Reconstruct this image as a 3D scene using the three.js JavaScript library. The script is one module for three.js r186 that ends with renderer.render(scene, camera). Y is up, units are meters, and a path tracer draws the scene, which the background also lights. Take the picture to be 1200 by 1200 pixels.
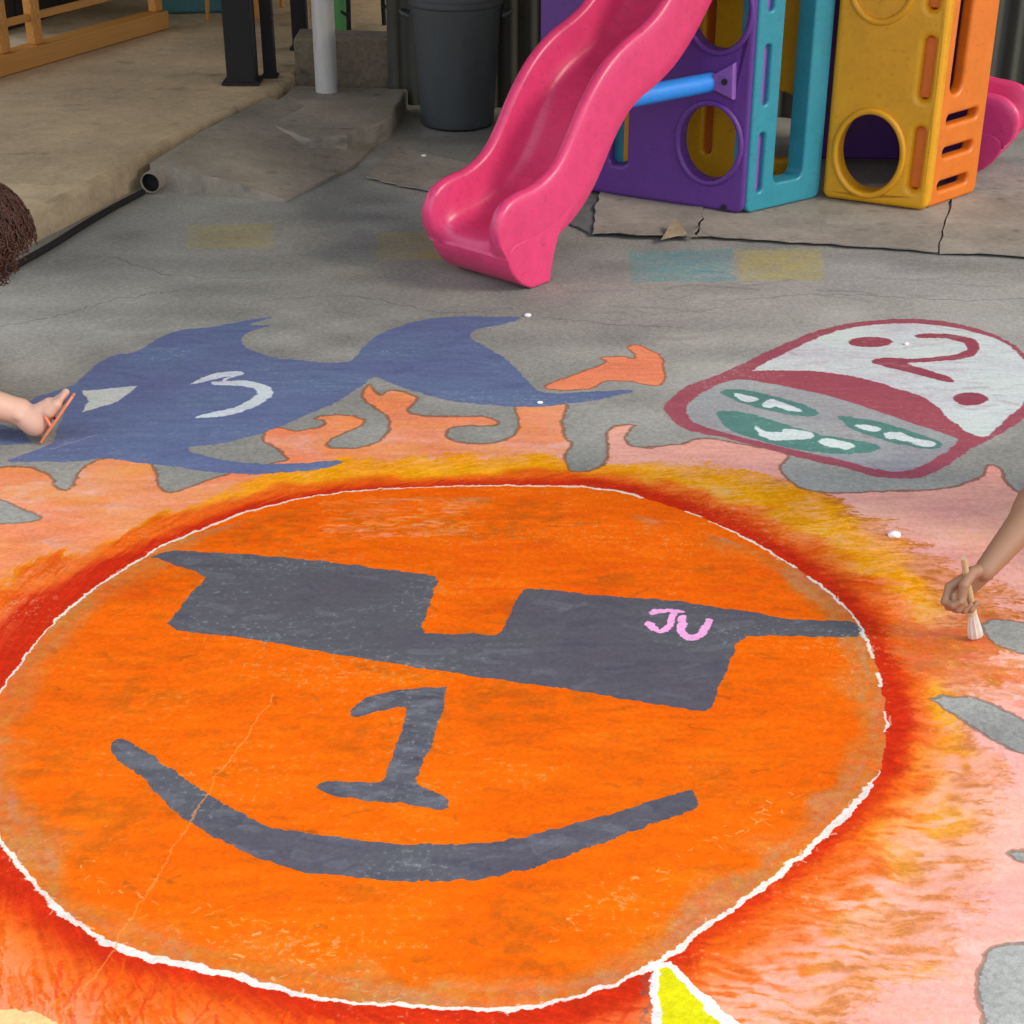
import * as THREE from 'three';
import { mergeGeometries } from 'three/addons/utils/BufferGeometryUtils.js';
import { RoundedBoxGeometry } from 'three/addons/geometries/RoundedBoxGeometry.js';

// ---------------------------------------------------------------- camera, sky, sun, exposure
const scene = new THREE.Scene();
const CAM_H = 1.7, FOCAL = 1900, PITCH = 27 * Math.PI / 180;          // focal length in pixels of the 1200 px photograph
const camera = new THREE.PerspectiveCamera(2 * Math.atan(600 / FOCAL) * 180 / Math.PI, 1, 0.05, 400);
camera.position.set(0, CAM_H, 0);
camera.rotation.set(-PITCH, 0, 0);
scene.add(camera);

const renderer = new THREE.WebGLRenderer({ antialias: true });
renderer.toneMapping = THREE.LinearToneMapping;
renderer.toneMappingExposure = 1.64;
renderer.shadowMap.enabled = true;

{ // bright overcast sky, a little brighter towards the zenith
  const W = 128, H = 64, d = new Float32Array(W * H * 4);
  for (let j = 0; j < H; j++) for (let i = 0; i < W; i++) {
    const el = ((j + 0.5) / H - 0.5) * Math.PI, s = Math.max(0, Math.sin(el));
    const L = 0.58 + 0.66 * s, k = (j * W + i) * 4, up = el > 0 ? 1 : 0.35;
    d[k] = L * 0.89 * up; d[k + 1] = L * 1.0 * up; d[k + 2] = L * 1.17 * up; d[k + 3] = 1;
  }
  const t = new THREE.DataTexture(d, W, H, THREE.RGBAFormat, THREE.FloatType);
  t.mapping = THREE.EquirectangularReflectionMapping; t.magFilter = THREE.LinearFilter; t.minFilter = THREE.LinearFilter; t.needsUpdate = true;
  scene.background = t; scene.environment = t;
}
const sun = new THREE.DirectionalLight(0xffefd8, 1.15);
sun.position.set(10, 7.5, 1); sun.target.position.set(0, 0, -4);
sun.castShadow = true; sun.shadow.radius = 26;
Object.assign(sun.shadow.camera, { left: -9, right: 9, top: 9, bottom: -9, near: 0.5, far: 40 });
scene.add(sun, sun.target);

// ---------------------------------------------------------------- helpers
let seed = 20417;
const rnd = () => { seed = (seed + 0x6D2B79F5) | 0; let t = Math.imul(seed ^ (seed >>> 15), 1 | seed); t = (t + Math.imul(t ^ (t >>> 7), 61 | t)) ^ t; return ((t ^ (t >>> 14)) >>> 0) / 4294967296; };
const rr = (a, b) => a + (b - a) * rnd();
const V = (x, y, z) => new THREE.Vector3(x, y, z);
const CP = Math.cos(PITCH), SP = Math.sin(PITCH);
function pixelRay(px, py) { const x = (px - 600) / FOCAL, y = -(py - 600) / FOCAL; return V(x, y * CP - SP, -y * SP - CP); }
function at(px, py, h = 0) { const d = pixelRay(px, py), t = (h - CAM_H) / d.y; return V(d.x * t, h, d.z * t); }   // the point at height h seen at a pixel
const taken = {};
function numbered(n) { const k = taken[n] = (taken[n] ?? -1) + 1; return k ? `${n}_${String(k).padStart(3, '0')}` : n; }
function shade(o) { o.traverse((c) => { if (c.isMesh) { c.castShadow = c.receiveShadow = true; } }); return o; }
function thing(name, label, category, pos = [0, 0, 0], turn = 0, group) {
  const o = new THREE.Group(); o.name = numbered(name); o.position.set(...pos); o.rotation.y = turn; o.userData = { label, category };
  if (group) o.userData.group = group; scene.add(o); return o;
}
function part(name, geo, mat, parent) { const m = new THREE.Mesh(geo, mat); m.name = name; m.castShadow = m.receiveShadow = true; parent.add(m); return m; }
function solo(name, geo, mat, label, category, group) { const m = part(numbered(name), geo, mat, scene); m.userData = { label, category }; if (group) m.userData.group = group; return m; }
function struct(name, geo, mat) { const m = part(numbered(name), geo, mat, scene); m.userData.kind = 'structure'; return m; }
function lin(r, g, b) { return new THREE.Color().setRGB(r, g, b); }
const G = {
  box(w, h, d, x = 0, y = 0, z = 0, r = 0.006) { const g = new RoundedBoxGeometry(w, h, d, 2, Math.min(r, w / 2.1, h / 2.1, d / 2.1)); g.translate(x, y, z); return g; },
  bar(a, b, ra, rb = ra, n = 14) { const d = b.clone().sub(a), g = new THREE.CylinderGeometry(rb, ra, d.length(), n); g.translate(0, d.length() / 2, 0); g.applyQuaternion(new THREE.Quaternion().setFromUnitVectors(V(0, 1, 0), d.normalize())); g.translate(a.x, a.y, a.z); return g; },
  plank(a, b, w, h) { const d = b.clone().sub(a), L = d.length(), g = new RoundedBoxGeometry(L, h, w, 2, 0.006); g.applyMatrix4(new THREE.Matrix4().makeBasis(d.clone().normalize(), V(0, 1, 0), V(0, 0, 1).applyAxisAngle(V(0, 1, 0), Math.atan2(-d.z, d.x)))); const m = a.clone().add(b).multiplyScalar(0.5); g.translate(m.x, m.y, m.z); return g; },
};

// tileable value noise
const NS = 256, NA = new Float32Array(NS * NS);
for (let i = 0; i < NA.length; i++) NA[i] = rnd();
function vn(x, y) {
  const xf = Math.floor(x), yf = Math.floor(y); let u = x - xf, v = y - yf; u = u * u * (3 - 2 * u); v = v * v * (3 - 2 * v);
  const x0 = xf & 255, x1 = (xf + 1) & 255, y0 = (yf & 255) << 8, y1 = ((yf + 1) & 255) << 8;
  const a = NA[y0 + x0], b = NA[y0 + x1], c = NA[y1 + x0], d = NA[y1 + x1];
  return a + (b - a) * u + (c - a) * v + (a - b - c + d) * u * v;
}
const fbm = (x, y) => vn(x, y) * 0.5 + vn(x * 2.03 + 17, y * 2.03 + 5) * 0.27 + vn(x * 4.1 + 9, y * 4.1 + 41) * 0.15 + vn(x * 8.2 + 3, y * 8.2 + 77) * 0.08;
function dataTex(N, fn, srgb, wrap = true) {
  const d = new Uint8Array(N * N * 4), c = [0, 0, 0];
  for (let j = 0; j < N; j++) for (let i = 0; i < N; i++) { fn(i / N, j / N, c); const k = (j * N + i) * 4; d[k] = c[0]; d[k + 1] = c[1]; d[k + 2] = c[2]; d[k + 3] = 255; }
  const t = new THREE.DataTexture(d, N, N); t.magFilter = THREE.LinearFilter; t.minFilter = THREE.LinearMipmapLinearFilter; t.generateMipmaps = true;
  if (wrap) t.wrapS = t.wrapT = THREE.RepeatWrapping; if (srgb) t.colorSpace = THREE.SRGBColorSpace; t.needsUpdate = true; return t;
}
function rep(t, u, v = u) { const c = t.clone(); c.repeat.set(u, v); c.needsUpdate = true; return c; }
// 256-cell periodic grit for relief (covers 1 m when repeat is 1 per metre)
const gritTex = dataTex(512, (u, v, c) => { const x = u * 256, y = v * 256; let h = vn(x, y) * 0.55 + vn(x * 0.25 + 0.0, y * 0.25) * 0.0 + vn(x * 0.5, y * 0.5) * 0.0; h += NA[((Math.floor(y) & 255) << 8) + (Math.floor(x) & 255)] * 0.25 + vn(u * 64, v * 64) * 0.0; if (vn(x + 91, y + 13) > 0.93) h -= 0.5; c[0] = c[1] = c[2] = Math.max(0, Math.min(255, 90 + h * 150)); });
const scuffTex = (() => {                                              // near-white wear map: smears, fine scratches, specks
  const N = 1024, cv = document.createElement('canvas'); cv.width = cv.height = N; const g = cv.getContext('2d'); g.fillStyle = 'rgb(250,249,247)'; g.fillRect(0, 0, N, N); g.lineCap = 'round';
  for (let i = 0; i < 900; i++) { const x = rr(0, N), y = rr(0, N), a = rr(0, 6.28), l = rr(6, 70); g.globalAlpha = rr(0.05, 0.22); g.strokeStyle = rnd() < 0.5 ? 'rgb(255,253,248)' : 'rgb(170,160,146)'; g.lineWidth = rr(0.6, 2.2); g.beginPath(); g.moveTo(x, y); g.quadraticCurveTo(x + Math.cos(a) * l * 0.5 + rr(-8, 8), y + Math.sin(a) * l * 0.5 + rr(-8, 8), x + Math.cos(a) * l, y + Math.sin(a) * l); g.stroke(); }
  const px = g.getImageData(0, 0, N, N).data, d = new Uint8Array(px.length);
  for (let j = 0; j < N; j++) for (let i = 0; i < N; i++) { const k = (j * N + i) * 4, u = i / N, v = j / N, a = fbm(u * 16 + 2, v * 16), b = fbm(u * 64, v * 64 + 8); let m = 0.94 + 0.09 * (a - 0.5) + (b > 0.66 ? -(b - 0.66) * 0.5 : 0); for (let c = 0; c < 3; c++) d[k + c] = Math.max(0, Math.min(255, px[k + c] * m * 1.06)); d[k + 3] = 255; }
  const t = new THREE.DataTexture(d, N, N); t.colorSpace = THREE.SRGBColorSpace; t.wrapS = t.wrapT = THREE.RepeatWrapping; t.magFilter = THREE.LinearFilter; t.minFilter = THREE.LinearMipmapLinearFilter; t.generateMipmaps = true; t.needsUpdate = true; return t;
})();

function plastic(r, g, b, rough = 0.38) { return new THREE.MeshStandardMaterial({ color: lin(r, g, b), roughness: rough, metalness: 0, map: rep(scuffTex, 1.3), bumpMap: rep(gritTex, 3), bumpScale: 0.0004 }); }
function matte(r, g, b, rough = 0.85, bump = 0.001, mp = scuffTex, k = 1) { return new THREE.MeshStandardMaterial({ color: lin(r, g, b), roughness: rough, map: mp ? rep(mp, k) : null, bumpMap: rep(gritTex, 2), bumpScale: bump }); }

// ---------------------------------------------------------------- the painted concrete floor
const SUN = [[-20, 850], [0, 812], [22, 780], [50, 745], [100, 697], [170, 652], [205, 633], [300, 597], [400, 577], [500, 571], [620, 569], [700, 572], [760, 585], [830, 610], [900, 645], [960, 685], [1000, 722], [1020, 760], [1032, 800], [1038, 845], [1035, 890], [1020, 920], [985, 960], [930, 1010], [880, 1050], [820, 1090], [775, 1125], [720, 1152], [660, 1172], [600, 1182], [555, 1182], [450, 1177], [380, 1172], [340, 1163], [270, 1143], [200, 1128], [140, 1110], [80, 1075], [40, 1035], [0, 985], [-20, 950], [-28, 900]];
const z7 = (a) => a.map(([x, y]) => [300 + x / 2.4, 330 + y / 2.4]);
const z8 = (a) => a.map(([x, y]) => [760 + x / 2.727, 330 + y / 2.727]);
const FLAME = [[-420, 600], [-160, 575], [-60, 556], [0, 548], [35, 548], [58, 558], [66, 571], [76, 575], [86, 569], [95, 552], [115, 539], [150, 535], [175, 542], [183, 555], [187, 571], [200, 577], [225, 570], [258, 558], [300, 548], [325, 542], [337, 538],
  ...z7([[60, 470], [25, 450], [25, 425], [60, 410], [110, 420], [170, 412], [195, 400], [190, 390], [165, 385], [200, 376], [270, 378], [305, 390], [295, 405], [250, 425], [210, 445], [200, 460], [230, 468], [300, 465], [350, 445], [375, 410], [370, 380], [340, 360], [305, 330], [303, 305], [320, 290], [330, 305], [350, 320], [380, 305], [430, 315], [455, 330], [430, 355], [435, 370], [480, 378], [560, 380], [640, 380], [680, 395], [665, 405], [600, 405], [550, 410], [535, 425], [550, 445], [600, 455], [660, 455], [700, 445], [735, 420], [740, 385], [730, 352], [770, 335], [866, 335], [862, 400], [870, 440], [890, 455], [870, 490], [880, 525], [910, 535], [960, 525], [985, 505], [990, 470], [985, 430], [1005, 410], [1040, 403], [1065, 405], [1055, 415], [1040, 440], [1060, 462], [1110, 468]]),
  ...z8([[0, 528], [100, 520], [180, 500], [300, 520], [440, 550], [420, 590], [430, 615], [470, 650], [540, 672], [620, 675], [750, 670], [900, 665], [1000, 650], [1060, 625], [1085, 592], [1100, 587], [1125, 600], [1140, 640], [1180, 670], [1260, 690], [1500, 700], [2300, 640]]),
  [1800, 1500], [600, 1560], [-700, 1560], [-800, 900]];
const FLAME2 = z7([[810, 295], [860, 275], [970, 235], [985, 225], [970, 215], [1030, 210], [1060, 217], [1065, 205], [1045, 185], [1075, 178], [1110, 195], [1142, 212], [1140, 290], [1050, 280], [980, 280], [940, 300], [850, 305]]);
const HOLES = [[[1148, 733], [1160, 726], [1180, 727], [1210, 731], [1260, 742], [1270, 760], [1210, 766], [1180, 760], [1162, 751]],
  [[1090, 818], [1113, 816], [1141, 818], [1170, 828], [1205, 848], [1240, 880], [1225, 890], [1175, 874], [1147, 857], [1119, 839]],
  [[1215, 1104], [1167, 1110], [1153, 1127], [1146, 1150], [1150, 1180], [1165, 1215], [1230, 1240], [1300, 1200], [1290, 1130]],
  [[-40, 580], [0, 585], [15, 592], [48, 608], [0, 614], [-50, 612]],
  [[1182, 1001], [1192, 996], [1230, 998], [1240, 1014], [1200, 1012]]];
const SHARK = [[27, 476], [45, 465], [75, 455], [92, 447], [110, 430], [130, 417], [160, 412], [185, 397], [210, 387], [240, 384], [265, 380], [290, 375], [318, 372], [292, 381], [318, 381], [292, 389], [284, 397], [290, 408], [310, 416], [340, 421], [375, 424], [400, 425], [415, 420], [425, 407], [440, 395], [460, 385], [490, 376], [530, 371], [570, 371], [610, 372], [590, 380], [562, 385], [550, 393], [560, 402], [590, 418], [610, 437], [630, 457], [650, 461], [690, 459], [742, 457], [720, 464], [690, 470], [650, 475], [615, 477], [570, 474], [530, 470], [490, 460], [460, 450], [440, 442], [428, 449], [410, 462], [380, 478], [350, 490], [320, 503], [290, 512], [255, 520], [222, 525], [235, 533], [270, 540], [310, 544], [350, 543], [400, 540], [385, 548], [340, 553], [290, 556], [250, 553], [215, 548], [170, 543], [150, 540], [120, 537], [90, 541], [50, 541], [10, 540], [32, 531], [60, 519], [68, 500], [76, 480], [72, 466], [50, 472]];
const SPECS = [[176, 652], [205, 645], [300, 650], [400, 660], [510, 675], [512, 683], [505, 700], [495, 738], [500, 743], [560, 742], [582, 745], [590, 735], [610, 695], [618, 689], [700, 697], [800, 705], [870, 716], [930, 726], [1000, 728], [1014, 739], [1005, 746], [930, 746], [877, 745], [862, 755], [850, 790], [830, 833], [810, 832], [740, 820], [650, 805], [570, 795], [480, 780], [400, 768], [300, 750], [205, 738], [198, 730], [215, 705], [243, 676], [225, 668], [200, 660]];
const ONE = [[410, 835], [430, 818], [470, 808], [519, 805], [523, 812], [505, 870], [490, 905], [487, 918], [500, 925], [522, 935], [525, 945], [510, 949], [470, 942], [420, 937], [373, 927], [385, 915], [440, 917], [452, 905], [465, 870], [476, 831], [450, 832], [420, 841]];
const SMILE = [[130, 876], [135, 867], [150, 868], [200, 900], [250, 935], [310, 966], [340, 973], [400, 982], [500, 990], [580, 986], [650, 972], [720, 952], [800, 928], [814, 929], [818, 940], [808, 950], [740, 975], [660, 1005], [580, 1027], [500, 1033], [420, 1028], [340, 1018], [270, 990], [210, 955], [170, 915], [135, 886]];
const TWO_OUT = z8([[52, 410], [62, 380], [110, 342], [180, 312], [270, 277], [340, 242], [450, 192], [550, 154], [650, 132], [780, 120], [900, 122], [1000, 137], [1100, 167], [1170, 203], [1225, 260], [1245, 330], [1225, 400], [1190, 445], [1100, 500], [1030, 535], [950, 590], [880, 622], [800, 630], [720, 622], [640, 598], [500, 567], [350, 528], [240, 498], [150, 480], [90, 455]]);
const TWO_CAP = z8([[330, 287], [450, 222], [560, 172], [650, 147], [800, 133], [950, 143], [1080, 173], [1160, 210], [1212, 270], [1222, 340], [1190, 400], [1150, 430], [1090, 490], [1060, 495], [1000, 470], [950, 430], [890, 377], [800, 345], [700, 315], [560, 291], [430, 286]]);
const TWO_BAND = z8([[290, 288], [430, 284], [560, 289], [700, 313], [800, 343], [890, 375], [950, 428], [1000, 468], [1050, 495], [1090, 495], [1030, 525], [960, 490], [860, 457], [760, 422], [640, 382], [520, 350], [400, 322], [310, 302]]);
const TWO_IN = z8([[120, 410], [150, 370], [230, 325], [320, 315], [520, 352], [640, 384], [860, 458], [985, 505], [900, 575], [820, 605], [740, 602], [640, 575], [480, 540], [330, 505], [200, 470], [140, 445]]);
const LEAF = [z8([[230, 350], [300, 345], [400, 365], [500, 395], [545, 420], [500, 430], [400, 415], [290, 385]]), z8([[222, 415], [280, 415], [350, 430], [450, 460], [560, 490], [680, 510], [740, 530], [680, 550], [540, 545], [400, 520], [280, 480], [235, 450]]), z8([[610, 430], [700, 440], [800, 465], [900, 500], [940, 520], [900, 535], [800, 520], [700, 490], [640, 465]])];
const GLINT = [z8([[272, 358], [310, 362], [350, 376], [330, 384], [290, 378]]), z8([[362, 392], [385, 376], [420, 382], [490, 412], [455, 415], [410, 400], [385, 405]]), z8([[345, 460], [370, 478], [420, 480], [440, 470], [520, 482], [525, 500], [470, 505], [400, 508], [350, 490]]), z8([[548, 505], [580, 502], [655, 520], [640, 535], [560, 525]]), z8([[660, 460], [700, 458], [745, 470], [715, 480]]), z8([[755, 485], [800, 480], [830, 495], [915, 515], [890, 528], [800, 505], [760, 500]])];

const toW = (p) => { const q = at(p[0], p[1]); return [q.x, q.z]; };
function smooth(pts, closed = true, n = 8, jitter = 0) {                // Catmull-Rom through ground points, with a hand-painted wobble
  const P = pts.map(toW), N = P.length, out = [], M = closed ? N : N - 1;
  for (let i = 0; i < M; i++) {
    const g = (k) => P[closed ? (k + N) % N : Math.max(0, Math.min(N - 1, k))], a = g(i - 1), b = g(i), c = g(i + 1), d = g(i + 2);
    for (let s = 0; s < n; s++) {
      const t = s / n, t2 = t * t, t3 = t2 * t;
      const f = (k) => 0.5 * (2 * b[k] + (c[k] - a[k]) * t + (2 * a[k] - 5 * b[k] + 4 * c[k] - d[k]) * t2 + (3 * b[k] - a[k] - 3 * c[k] + d[k]) * t3);
      const x = f(0), z = f(1);
      out.push([x + (vn(x * 60 + 7, z * 60) - 0.5) * jitter, z + (vn(x * 60, z * 60 + 31) - 0.5) * jitter]);
    }
  }
  if (!closed) out.push(P[N - 1]);
  return out;
}
function sharp(pts, jitter = 0) {                                        // straight runs, cut fine enough to wobble
  const P = pts.map(toW), out = [];
  P.forEach((a, i) => { const b = P[(i + 1) % P.length], n = Math.max(1, Math.ceil(Math.hypot(b[0] - a[0], b[1] - a[1]) / 0.02)); for (let s = 0; s < n; s++) { const x = a[0] + (b[0] - a[0]) * s / n, z = a[1] + (b[1] - a[1]) * s / n; out.push([x + (vn(x * 50 + 7, z * 50) - 0.5) * jitter, z + (vn(x * 50, z * 50 + 31) - 0.5) * jitter]); } });
  return out;
}
let haloTable = [], flameOutline = null;
const paintJobs = [];                                                    // everything that was painted on the floor, in order
const fillP = (path, c, a = 1) => paintJobs.push({ k: 'f', path, c, a });
const lineP = (path, c, w, a = 1) => paintJobs.push({ k: 'l', path, c, w, a });
const eraseP = (path, a = 1) => paintJobs.push({ k: 'e', path, a });
const rgb = (r, g, b) => `rgb(${r | 0},${g | 0},${b | 0})`;
{
  const flame = smooth(FLAME, true, 6, 0.004), flame2 = smooth(FLAME2, true, 5, 0.004);
  // old faded game squares
  for (const [x0, y0, x1, y1, c, a] of [[738, 294, 858, 330, [70, 150, 164], 0.36], [862, 294, 962, 328, [196, 176, 70], 0.34], [215, 264, 318, 291, [190, 160, 60], 0.24], [440, 272, 540, 304, [196, 160, 60], 0.24], [390, 300, 560, 322, [165, 145, 95], 0.08], [640, 296, 735, 330, [150, 140, 160], 0.08], [965, 300, 1120, 345, [150, 150, 172], 0.1]])
    { fillP(sharp([[x0, y0], [x1, y0 - 2], [x1 + 2, y1], [x0 + 3, y1 + 1]], 0.03), rgb(...c), a * 0.7);
    for (let i = 0; i < 70; i++) { const x = rr(x0, x1 - 12), y = rr(y0, y1); lineP([toW([x, y]), toW([Math.min(x1, x + rr(8, 40)), y + rr(-1.5, 1.5)])], rgb(...c.map((v) => v + rr(-14, 14))), rr(0.006, 0.026), a * rr(0.2, 0.5)); } }
  for (let i = 0; i < 26; i++) { const x = rr(560, 1250), y = rr(300, 380); lineP(smooth([[x, y], [x + rr(20, 60), y + rr(-5, 5)], [x + rr(60, 130), y + rr(-8, 8)]], false), i % 3 ? rgb(170, 165, 180) : rgb(110, 108, 112), rr(0.006, 0.03), rr(0.12, 0.28)); }
  for (const c of [[[-60, 392], [60, 372], [130, 352], [210, 340]], [[300, 352], [420, 348], [520, 366], [600, 362]], [[640, 372], [720, 380], [800, 384]], [[130, 300], [200, 322], [300, 326]], [[850, 352], [980, 345], [1120, 352], [1260, 346]]]) lineP(smooth(c, false, 10, 0.03), rgb(84, 80, 76), 0.004, 0.5);
  for (let i = 0; i < 60; i++) { const x = rr(-40, 1240), y = rr(240, 470), q = rr(3, 26); lineP(smooth([[x, y], [x + q, y + rr(-3, 3)], [x + q * 2, y + rr(-4, 4)]], false), rnd() < 0.6 ? rgb(96, 90, 82) : rgb(196, 194, 190), rr(0.003, 0.03), rr(0.05, 0.16)); }
  // ground coat of the flames: salmon pink, with a more orange coat on the left
  fillP(flame, rgb(232, 168, 150));
  paintJobs.push({ k: 'c', clip: flame, path: smooth([[-900, 470], [200, 470], [640, 480]], false), c: rgb(238, 146, 104), w: 0.42, a: 0.8 });
  for (let i = 0; i < 2200; i++) {                                        // patchy roller marks of the orange coat
    const x = rr(-350, 720), y = rr(430, 800); if (rnd() > (690 - x) / 500 + 0.15) continue;
    const a = rr(-0.5, 0.5); paintJobs.push({ k: 'c', clip: flame, path: [toW([x, y]), toW([x + 45 * Math.cos(a), y + 26 * Math.sin(a)])], c: rgb(rr(228, 240), rr(128, 150), rr(72, 100)), w: rr(0.03, 0.08), a: 0.35 });
  }
  for (let i = 0; i < 420; i++) {                                        // pale and rosy patches on the right
    const x = rr(700, 1500), y = rr(540, 1350); const p = rnd();
    paintJobs.push({ k: 'c', clip: flame, path: [toW([x, y]), toW([x + rr(-40, 40), y + rr(-30, 30)])], c: p < 0.4 ? rgb(238, 184, 172) : p < 0.75 ? rgb(228, 154, 140) : rgb(236, 168, 132), w: rr(0.02, 0.07), a: 0.22 });
  }
  fillP(flame2, rgb(238, 140, 100));
  // halo of brush strokes round the sun: [red, orange, yellow, ochre] reach in pixels along the outline
  const HALO = SUN.map(([x, y]) => {
    const K = [[-20, 850, 80, 30, 0, 0], [50, 745, 72, 22, 0, 0], [170, 652, 18, 16, 0, 0], [235, 620, 10, 24, 0, 0], [300, 597, 10, 18, 10, 0], [400, 577, 9, 7, 28, 0], [500, 571, 8, 6, 32, 0], [620, 569, 11, 8, 30, 0], [680, 570, 16, 6, 8, 0], [740, 580, 18, 10, 34, 0], [830, 610, 22, 16, 58, 0], [960, 685, 24, 18, 66, 10], [1020, 760, 30, 46, 10, 90], [1038, 845, 46, 14, 26, 0], [1020, 920, 28, 60, 0, 48], [930, 1010, 20, 96, 0, 84], [820, 1090, 24, 104, 0, 70], [720, 1152, 56, 130, 0, 0], [600, 1182, 60, 150, 0, 0], [380, 1172, 44, 160, 0, 0], [200, 1128, 36, 170, 10, 0], [80, 1075, 44, 190, 6, 0], [0, 985, 90, 120, 0, 0], [-28, 900, 90, 60, 0, 0]];
    let w = 0; const o = [0, 0, 0, 0]; for (const k of K) { const d = 1 / ((k[0] - x) ** 2 + (k[1] - y) ** 2 + 60) ** 1.5; w += d; for (let i = 0; i < 4; i++) o[i] += k[2 + i] * d; } return o.map((v) => v / w);
  });
  haloTable = HALO;
  paintJobs.push({ k: 'halo', path: [] });
  for (let i = 0; i < 500; i++) { const x = rr(-60, 760), y = rr(1120, 1330); const d = Math.hypot(x - 510, (y - 878) * 1.69); if (d < 545) continue; paintJobs.push({ k: 'l', path: [toW([x, y]), toW([x + rr(-22, 6), y + rr(18, 40)])], c: rnd() < 0.65 ? rgb(rr(230, 244), rr(78, 108), 12) : rgb(rr(204, 222), rr(44, 62), 12), w: rr(0.002, 0.008), a: 0.4 }); }
  fillP(smooth([[-60, 1190], [0, 1184], [45, 1186], [66, 1203], [60, 1230], [-60, 1240]], true, 6, 0.006), rgb(244, 196, 130), 0.9);
  for (let i = 0; i < 420; i++) { const x = rr(1036, 1290), y = 742 + (x - 1040) * rr(-0.12, 0.36) + rr(-16, 40); if (x > 1150 && y < 772) continue; paintJobs.push({ k: 'l', path: [toW([x, y]), toW([x + rr(15, 35), y + rr(-4, 10)])], c: rgb(rr(196, 222), rr(92, 124), rr(40, 76)), w: rr(0.006, 0.022), a: 0.3 }); }
  lineP([...flame, flame[0]], rgb(122, 78, 58), 0.009, 0.6); lineP([...flame2, flame2[0]], rgb(150, 80, 55), 0.007, 0.6);
  // blue fish
  fillP(sharp([[-60, 492], [0, 498], [30, 505], [36, 520], [0, 522], [-60, 520]], 0.01), rgb(98, 110, 146), 0.9);
  fillP(smooth(SHARK, true, 5, 0.004), rgb(101, 113, 149));
  for (const [pp, n, c1, c2] of [[smooth(SHARK, true, 5, 0.004), 420, [122, 134, 164], [82, 90, 122]]]) for (let i = 0; i < n; i++) { const x = rr(0, 740), y = rr(372, 556); paintJobs.push({ k: 'c', clip: pp, path: [toW([x, y]), toW([x + rr(10, 60), y + rr(-8, 8)])], c: rnd() < 0.5 ? rgb(...c1) : rgb(...c2), w: rr(0.004, 0.03), a: rr(0.06, 0.2) }); }
  fillP(sharp([[96, 458], [162, 452], [140, 470], [97, 483], [104, 470]], 0.005), rgb(200, 206, 196), 0.95);
  lineP(smooth([[58, 527], [85, 518], [112, 510]], false), rgb(150, 158, 165), 0.007, 0.4);
  fillP(smooth([[226, 448], [250, 438], [281, 435], [283, 439], [258, 443], [230, 450]], true, 6, 0.003), rgb(205, 214, 218)); lineP(smooth([[279, 439], [268, 443], [254, 449]], false), rgb(205, 214, 218), 0.009);
  fillP(smooth([[250, 447], [283, 446], [308, 450], [320, 457], [314, 468], [298, 477], [265, 487], [231, 490], [235, 486], [268, 479], [292, 469], [302, 461], [296, 455], [275, 452], [251, 451]], true, 6, 0.003), rgb(205, 214, 218));
  // round creature with the number two
  eraseP(smooth(TWO_OUT, true, 6), 0.8); fillP(smooth(TWO_OUT, true, 6, 0.004), rgb(162, 86, 97));
  eraseP(smooth(TWO_IN, true, 6, 0.004)); fillP(smooth(TWO_IN, true, 6, 0.004), rgb(160, 164, 168), 0.6);
  fillP(smooth(TWO_CAP, true, 6, 0.004), rgb(208, 213, 211)); fillP(smooth(TWO_BAND, true, 6, 0.004), rgb(165, 84, 94));
  for (const [cx, cy, rx, ry] of [[710, 193, 70, 17], [1030, 375, 56, 21]]) fillP(smooth(z8([...Array(12)].map((_, i) => [cx + rx * Math.cos(i * Math.PI / 6), cy + ry * Math.sin(i * Math.PI / 6)])), true, 5, 0.004), rgb(156, 76, 88));
  fillP(smooth(z8([[862, 168], [960, 168], [1040, 185], [1058, 212], [1035, 238], [960, 252], [860, 258], [830, 262], [900, 285], [970, 308], [958, 322], [870, 300], [760, 272], [712, 258], [740, 244], [850, 246], [960, 236], [1010, 222], [1018, 205], [990, 190], [930, 180], [865, 180]]), true, 5, 0.003), rgb(156, 76, 88));
  for (const [pp, n, c1, c2] of [[smooth(TWO_CAP, true, 6, 0.004), 200, [226, 230, 228], [178, 184, 182]], [smooth(TWO_OUT, true, 6, 0.004), 160, [186, 120, 128], [140, 72, 82]]]) for (let i = 0; i < n; i++) { const x = rr(790, 1210), y = rr(376, 560); paintJobs.push({ k: 'c', clip: pp, path: [toW([x, y]), toW([x + rr(8, 40), y + rr(-6, 6)])], c: rnd() < 0.5 ? rgb(...c1) : rgb(...c2), w: rr(0.003, 0.02), a: rr(0.05, 0.16) }); }
  for (const l of LEAF) fillP(smooth(l, true, 6, 0.005), rgb(92, 136, 126));
  for (const l of GLINT) fillP(smooth(l, true, 5, 0.004), rgb(216, 226, 222));
  // the sun itself
  const sunPath = smooth(SUN, true, 8, 0.006), sunClip = sunPath;
  for (const h of HOLES) { eraseP(smooth(h, true, 8, 0.005)); lineP(smooth([...h, h[0]], false, 8, 0.005), rgb(120, 84, 68), 0.008, 0.5); }
  fillP(sunPath, rgb(230, 96, 2));
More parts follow.
